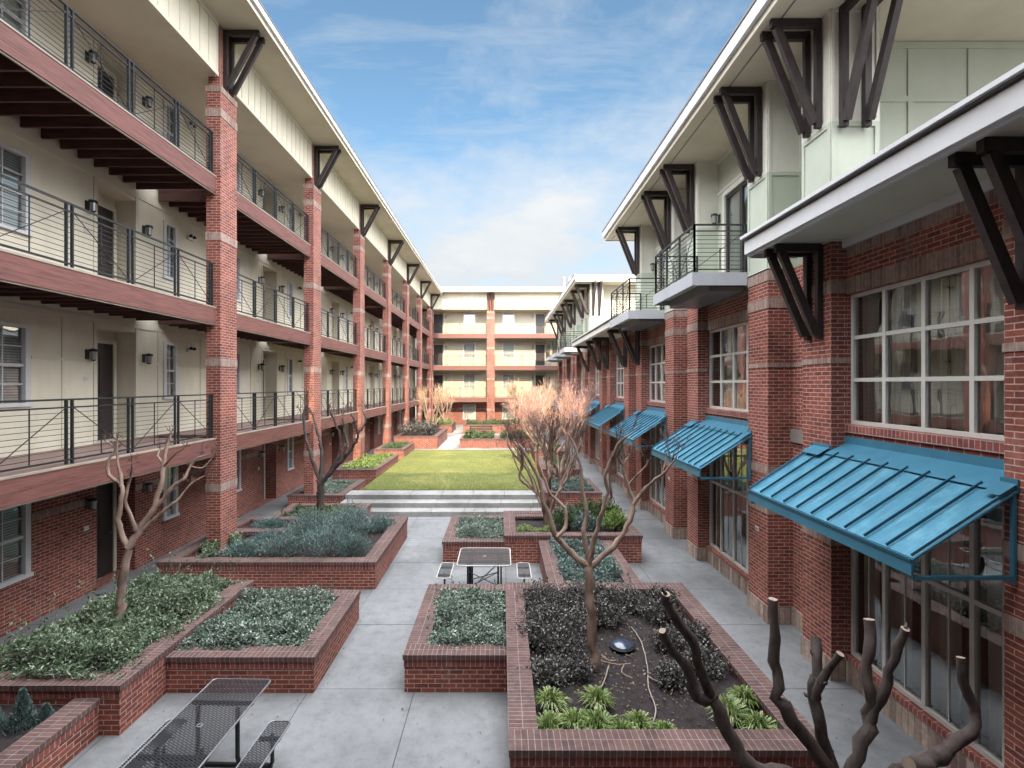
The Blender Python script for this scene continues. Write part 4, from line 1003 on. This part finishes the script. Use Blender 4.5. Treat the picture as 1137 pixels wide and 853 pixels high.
myrtle('slim pale bare myrtle in the back left corner', (-4.9, 44.5, 1.0), 3.5, 5, .8, 'twig_tan', tw=(3, .8, .03), seed=9)

# ------------------------------------------------------------------ tables, lid, hose, bench
def rrect(x0, x1, y0, y1, r, n=5):
    P = []
    for cx, cy, a0 in ((x1-r, y1-r, 0), (x0+r, y1-r, 90), (x0+r, y0+r, 180), (x1-r, y0+r, 270)):
        for k in range(n+1): a = R(a0+90*k/n); P.append((cx+math.cos(a)*r, cy+math.sin(a)*r))
    return P
def slab(w, l, z, r=.07, rim='black_coat', hole=True, edge=.011):
    P = rrect(-w/2, w/2, -l/2, l/2, r); top = MB()
    top.face([(x, y, z) for x, y in P], 'mesh_steel', uv=[(x, y) for x, y in P])
    m = MB(); q = [(x, y, z-.008) for x, y in P]; m.tube(q+[q[0], q[1]], edge, rim, 6)
    if hole: m.tube([(math.cos(a)*.03, math.sin(a)*.03, z+.002) for a in [k*.785 for k in range(9)]], .006, rim, 5)
    for s in (-.25, .25): m.box(-w/2+.01, w/2-.01, s*l-.02, s*l+.02, z-.05, z-.012, 'black')
    return top, m
t = thing('picnic_table', 'long black perforated steel picnic table with two benches at the bottom left', 'table', (-3.4, 5.76, 0), R(-1.5))
a, b = slab(.76, 1.83, .76, .05, 'galv'); o = a.build('tabletop', t); b.build('rim', o)
for s in (-1, 1):
    a, b = slab(.26, 1.15, .45, .06, 'galv', False); o = a.build('bench_seat', t, (s*.64+.02, .0, 0)); b.build('rim', o)
    m = MB()
    for yy in (-.35, .35): m.tube([(s*.66, yy, .44), (s*.66, yy, .1), (s*.6, yy, .04), (s*.35, yy, .03)], .024, 'black_coat', 8); m.box(s*.45, s*.45+.06, yy-.02, yy+.02, .0, .02, 'black')
    m.build('bench_leg', t)
m = MB()
for yy in (-.35, .35):
    for s in (-.24, .24): m = MB(); m.tube([(s, yy, .74), (s, yy, .16), (s*1.15, yy, .02)], .027, 'black_coat', 8); m.build('leg', t)
    m = MB(); m.bar((-.66, yy, .06), (.66, yy, .06), .04, .04, 'black_coat'); m.build('crossbar', t)
t = thing('picnic_table', 'square dark steel picnic table with pale rim and two side benches', 'table', (-.38, 11.44, 0), 0)
a, b = slab(1.15, 1.17, .76, .09, 'frame_tan', True, .014); o = a.build('tabletop', t); b.build('rim', o)
for s in (-1, 1):
    a, b = slab(.29, .95, .45, .07, 'frame_tan', False, .013); o = a.build('bench_seat', t, (s*.875, 0, 0)); b.build('rim', o)
    m = MB(); m.tube([(s*.875, -.2, .44), (s*.875, -.2, .06), (s*.5, -.2, .05)], .024, 'black_coat', 8); m.build('bench_leg', t)
m = MB()
for s in (-.33, .33):
    for yy in (-.3, .3):
        for q in (-.045, .02): m = MB(); m.box(s+q, s+q+.035, yy-.02, yy+.02, 0, .72, 'black_coat'); m.build('leg', t)
m = MB(); m.bar((-.33, -.3, .12), (.33, .3, .52), .02, .02, 'galv'); m.bar((-.33, .3, .12), (.33, -.3, .52), .02, .02, 'galv'); m.bar((-.33, -.3, .52), (.33, -.3, .2), .015, .015, 'galv'); m.bar((-.33, -.3, .2), (.33, -.3, .52), .015, .015, 'galv')
m.build('brace', t); m = MB(); m.bar((-.9, -.2, .05), (.9, -.2, .05), .04, .04, 'black_coat'); m.build('crossbar', t)
m = MB(); n = 24
prof = [(.185, 0), (.19, .03), (.17, .06), (.12, .085), (.06, .097), (.001, .10)]
m.tube([(0, 0, z) for r, z in prof], [r for r, z in prof], 'lid_blue', n); m.tube([(math.cos(k*.2618)*.185, math.sin(k*.2618)*.185, .02) for k in range(25)], .018, 'black', 6)
tag(m.build('dome_light', None, (1.87, 7.95, .52)), 'low glossy dark blue dome set in the mulch right of the tree trunk', 'garden lamp')
def hose(pts, label, mat, r=.009):
    P = [at(x, y, F*(CZ-.56)/(y-VY)) for x, y in pts]; b = P[0].copy(); P, Q = smooth_path([p-b for p in P], [r]*len(P), .01, .06); m = MB(); m.tube(P, r, mat, 6); tag(m.build('irrigation_hose', None, b), label, 'hose', 'irrigation hoses on the mulch')
hose([(701, 695), (712, 712), (719, 740), (720, 762), (728, 785), (725, 802)], 'pale irrigation hose running from the dome to the front of the bed', 'hose')
hose([(676, 738), (672, 752), (664, 772), (661, 790)], 'short irrigation hose left of centre in the mulch', 'hose')
hose([(720, 750), (732, 757), (748, 757)], 'short irrigation hose branching to the right', 'hose')
for i, pts in enumerate([[(666, 732), (680, 736), (700, 736)], [(693, 737), (690, 746), (702, 752)], [(668, 726), (677, 733), (684, 732)]]):
    P = [at(x, y, F*(CZ-.56)/(y-VY)) for x, y in pts]; b = P[0].copy(); m = MB(); P, Q = smooth_path([p-b for p in P], [.012]*len(P), .02, .08); m.tube(P, .009, 'cut_wood', 5)
    tag(m.build('fallen_twig', None, b), ['long fallen orange twig right of the tree base', 'bent fallen orange twig beside the long one', 'short fallen orange twig against the trunk'][i], 'twig', 'fallen twigs on the mulch')
t = thing('park_bench', 'dark slatted bench behind the clipped hedge at the far end', 'bench', (-1.6, 39.4, .5))
m = MB(); [m.box(-.9, .9, -.22+i*.12, -.13+i*.12, .43, .46, 'black') for i in range(4)]; m.build('seat', t)
m = MB(); [m.box(-.9, .9, .25, .28, .55+i*.12, .63+i*.12, 'black') for i in range(3)]; m.build('backrest', t)
for s in (-.8, .8):
    m = MB(); m.box(s-.03, s+.03, -.2, -.15, 0, .43, 'black'); m.box(s-.03, s+.03, .19, .24, 0, .9, 'black'); m.build('leg', t)

# ------------------------------------------------------------------ camera, sky, sun
cam = bpy.data.cameras.new('camera'); co = bpy.data.objects.new('camera', cam); COL.objects.link(co); scene.camera = co
co.location = (0, 0, CZ); co.rotation_euler = (R(90), 0, 0); cam.sensor_fit = 'HORIZONTAL'; cam.sensor_width = 36; cam.lens = 36*F/1137
cam.shift_x = 11.5/1137; cam.shift_y = 0.5/1137; cam.clip_start = .1; cam.clip_end = 2000
EL = 30.0; AZ = 4.7                                              # sun high behind the viewer, slightly to the right
sd = Vector((math.sin(R(AZ))*math.cos(R(EL)), -math.cos(R(AZ))*math.cos(R(EL)), math.sin(R(EL))))
sl = bpy.data.lights.new('sun', 'SUN'); sl.energy = 4.0; sl.angle = R(.5); sl.color = (1, .80, .54); so = bpy.data.objects.new('sun', sl); COL.objects.link(so)
so.rotation_euler = sd.to_track_quat('Z', 'Y').to_euler(); so.location = (0, -20, 40)
w = bpy.data.worlds.new('World'); scene.world = w; w.use_nodes = True; nt = w.node_tree; bg = nt.nodes['Background']
sky = nt.nodes.new('ShaderNodeTexSky'); sky.sky_type = 'NISHITA'; sky.sun_disc = False; sky.sun_elevation = R(EL)
sky.sun_rotation = math.atan2(sd.x, sd.y); sky.air_density = 1.0; sky.dust_density = .6; sky.ozone_density = 1.5
tc = nt.nodes.new('ShaderNodeTexCoord'); sx = nt.nodes.new('ShaderNodeSeparateXYZ'); L(nt, tc.outputs['Generated'], sx.inputs[0])
# clouds on a plane high above: direction divided by its height
mz = N(nt, 'ShaderNodeMath', operation='ADD'); mz.inputs[1].default_value = .12; L(nt, sx.outputs['Z'], mz.inputs[0])
dx = N(nt, 'ShaderNodeMath', operation='DIVIDE'); L(nt, sx.outputs['X'], dx.inputs[0]); L(nt, mz.outputs[0], dx.inputs[1])
dy = N(nt, 'ShaderNodeMath', operation='DIVIDE'); L(nt, sx.outputs['Y'], dy.inputs[0]); L(nt, mz.outputs[0], dy.inputs[1])
cb = N(nt, 'ShaderNodeCombineXYZ'); L(nt, dx.outputs[0], cb.inputs[0]); L(nt, dy.outputs[0], cb.inputs[1])
n1 = noise(nt, .8, 9, .62, vec=cb.outputs[0], stretch=(1.0, .85, 1)); n2 = noise(nt, 1.3, 8, .68, vec=cb.outputs[0], stretch=(.35, 1.5, 1))
lowz = ramp(nt, sx.outputs['Z'], [(.05, .36), (.26, .24), (.40, .08), (.5, -.02), (1.0, -.1)])
a1 = N(nt, 'ShaderNodeMath', operation='ADD'); L(nt, n1, a1.inputs[0]); L(nt, lowz, a1.inputs[1])
c1 = ramp(nt, a1.outputs[0], [(.50, 0.0), (.60, .45), (.76, 1.0)]); c2 = ramp(nt, n2, [(.47, 0.0), (.66, .6)])
mxx = N(nt, 'ShaderNodeMath', operation='MAXIMUM'); L(nt, c1, mxx.inputs[0]); L(nt, c2, mxx.inputs[1])
SKYK = .62; SKY_FILL = 28.5
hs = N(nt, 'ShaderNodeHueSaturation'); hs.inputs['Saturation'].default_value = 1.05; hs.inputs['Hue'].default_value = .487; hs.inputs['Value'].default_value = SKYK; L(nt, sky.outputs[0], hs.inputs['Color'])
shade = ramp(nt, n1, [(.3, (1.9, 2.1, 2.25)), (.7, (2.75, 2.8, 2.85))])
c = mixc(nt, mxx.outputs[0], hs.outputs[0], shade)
# brighter sky added out of view as fill light for the court
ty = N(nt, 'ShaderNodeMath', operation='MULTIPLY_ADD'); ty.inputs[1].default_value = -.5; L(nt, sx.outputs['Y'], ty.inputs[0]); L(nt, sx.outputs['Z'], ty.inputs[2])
fill_mask = ramp(nt, ty.outputs[0], [(.25, 0.0), (.42, 1.0)])
dk = mixc(nt, 1.0, ramp(nt, n1, [(.3, (.75, .78, .82)), (.7, (1.0, 1.0, 1.0))]), (SKY_FILL, SKY_FILL, SKY_FILL*1.03), 'MULTIPLY')
c = mixc(nt, fill_mask, c, dk)
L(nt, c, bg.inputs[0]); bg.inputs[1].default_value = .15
scene.view_settings.view_transform = 'Standard'; scene.view_settings.look = 'None'; scene.view_settings.gamma = 1; scene.view_settings.exposure = 1.22
scene.render.engine = 'CYCLES'; scene.cycles.max_bounces = 8; scene.cycles.transparent_max_bounces = 16; scene.cycles.diffuse_bounces = 4
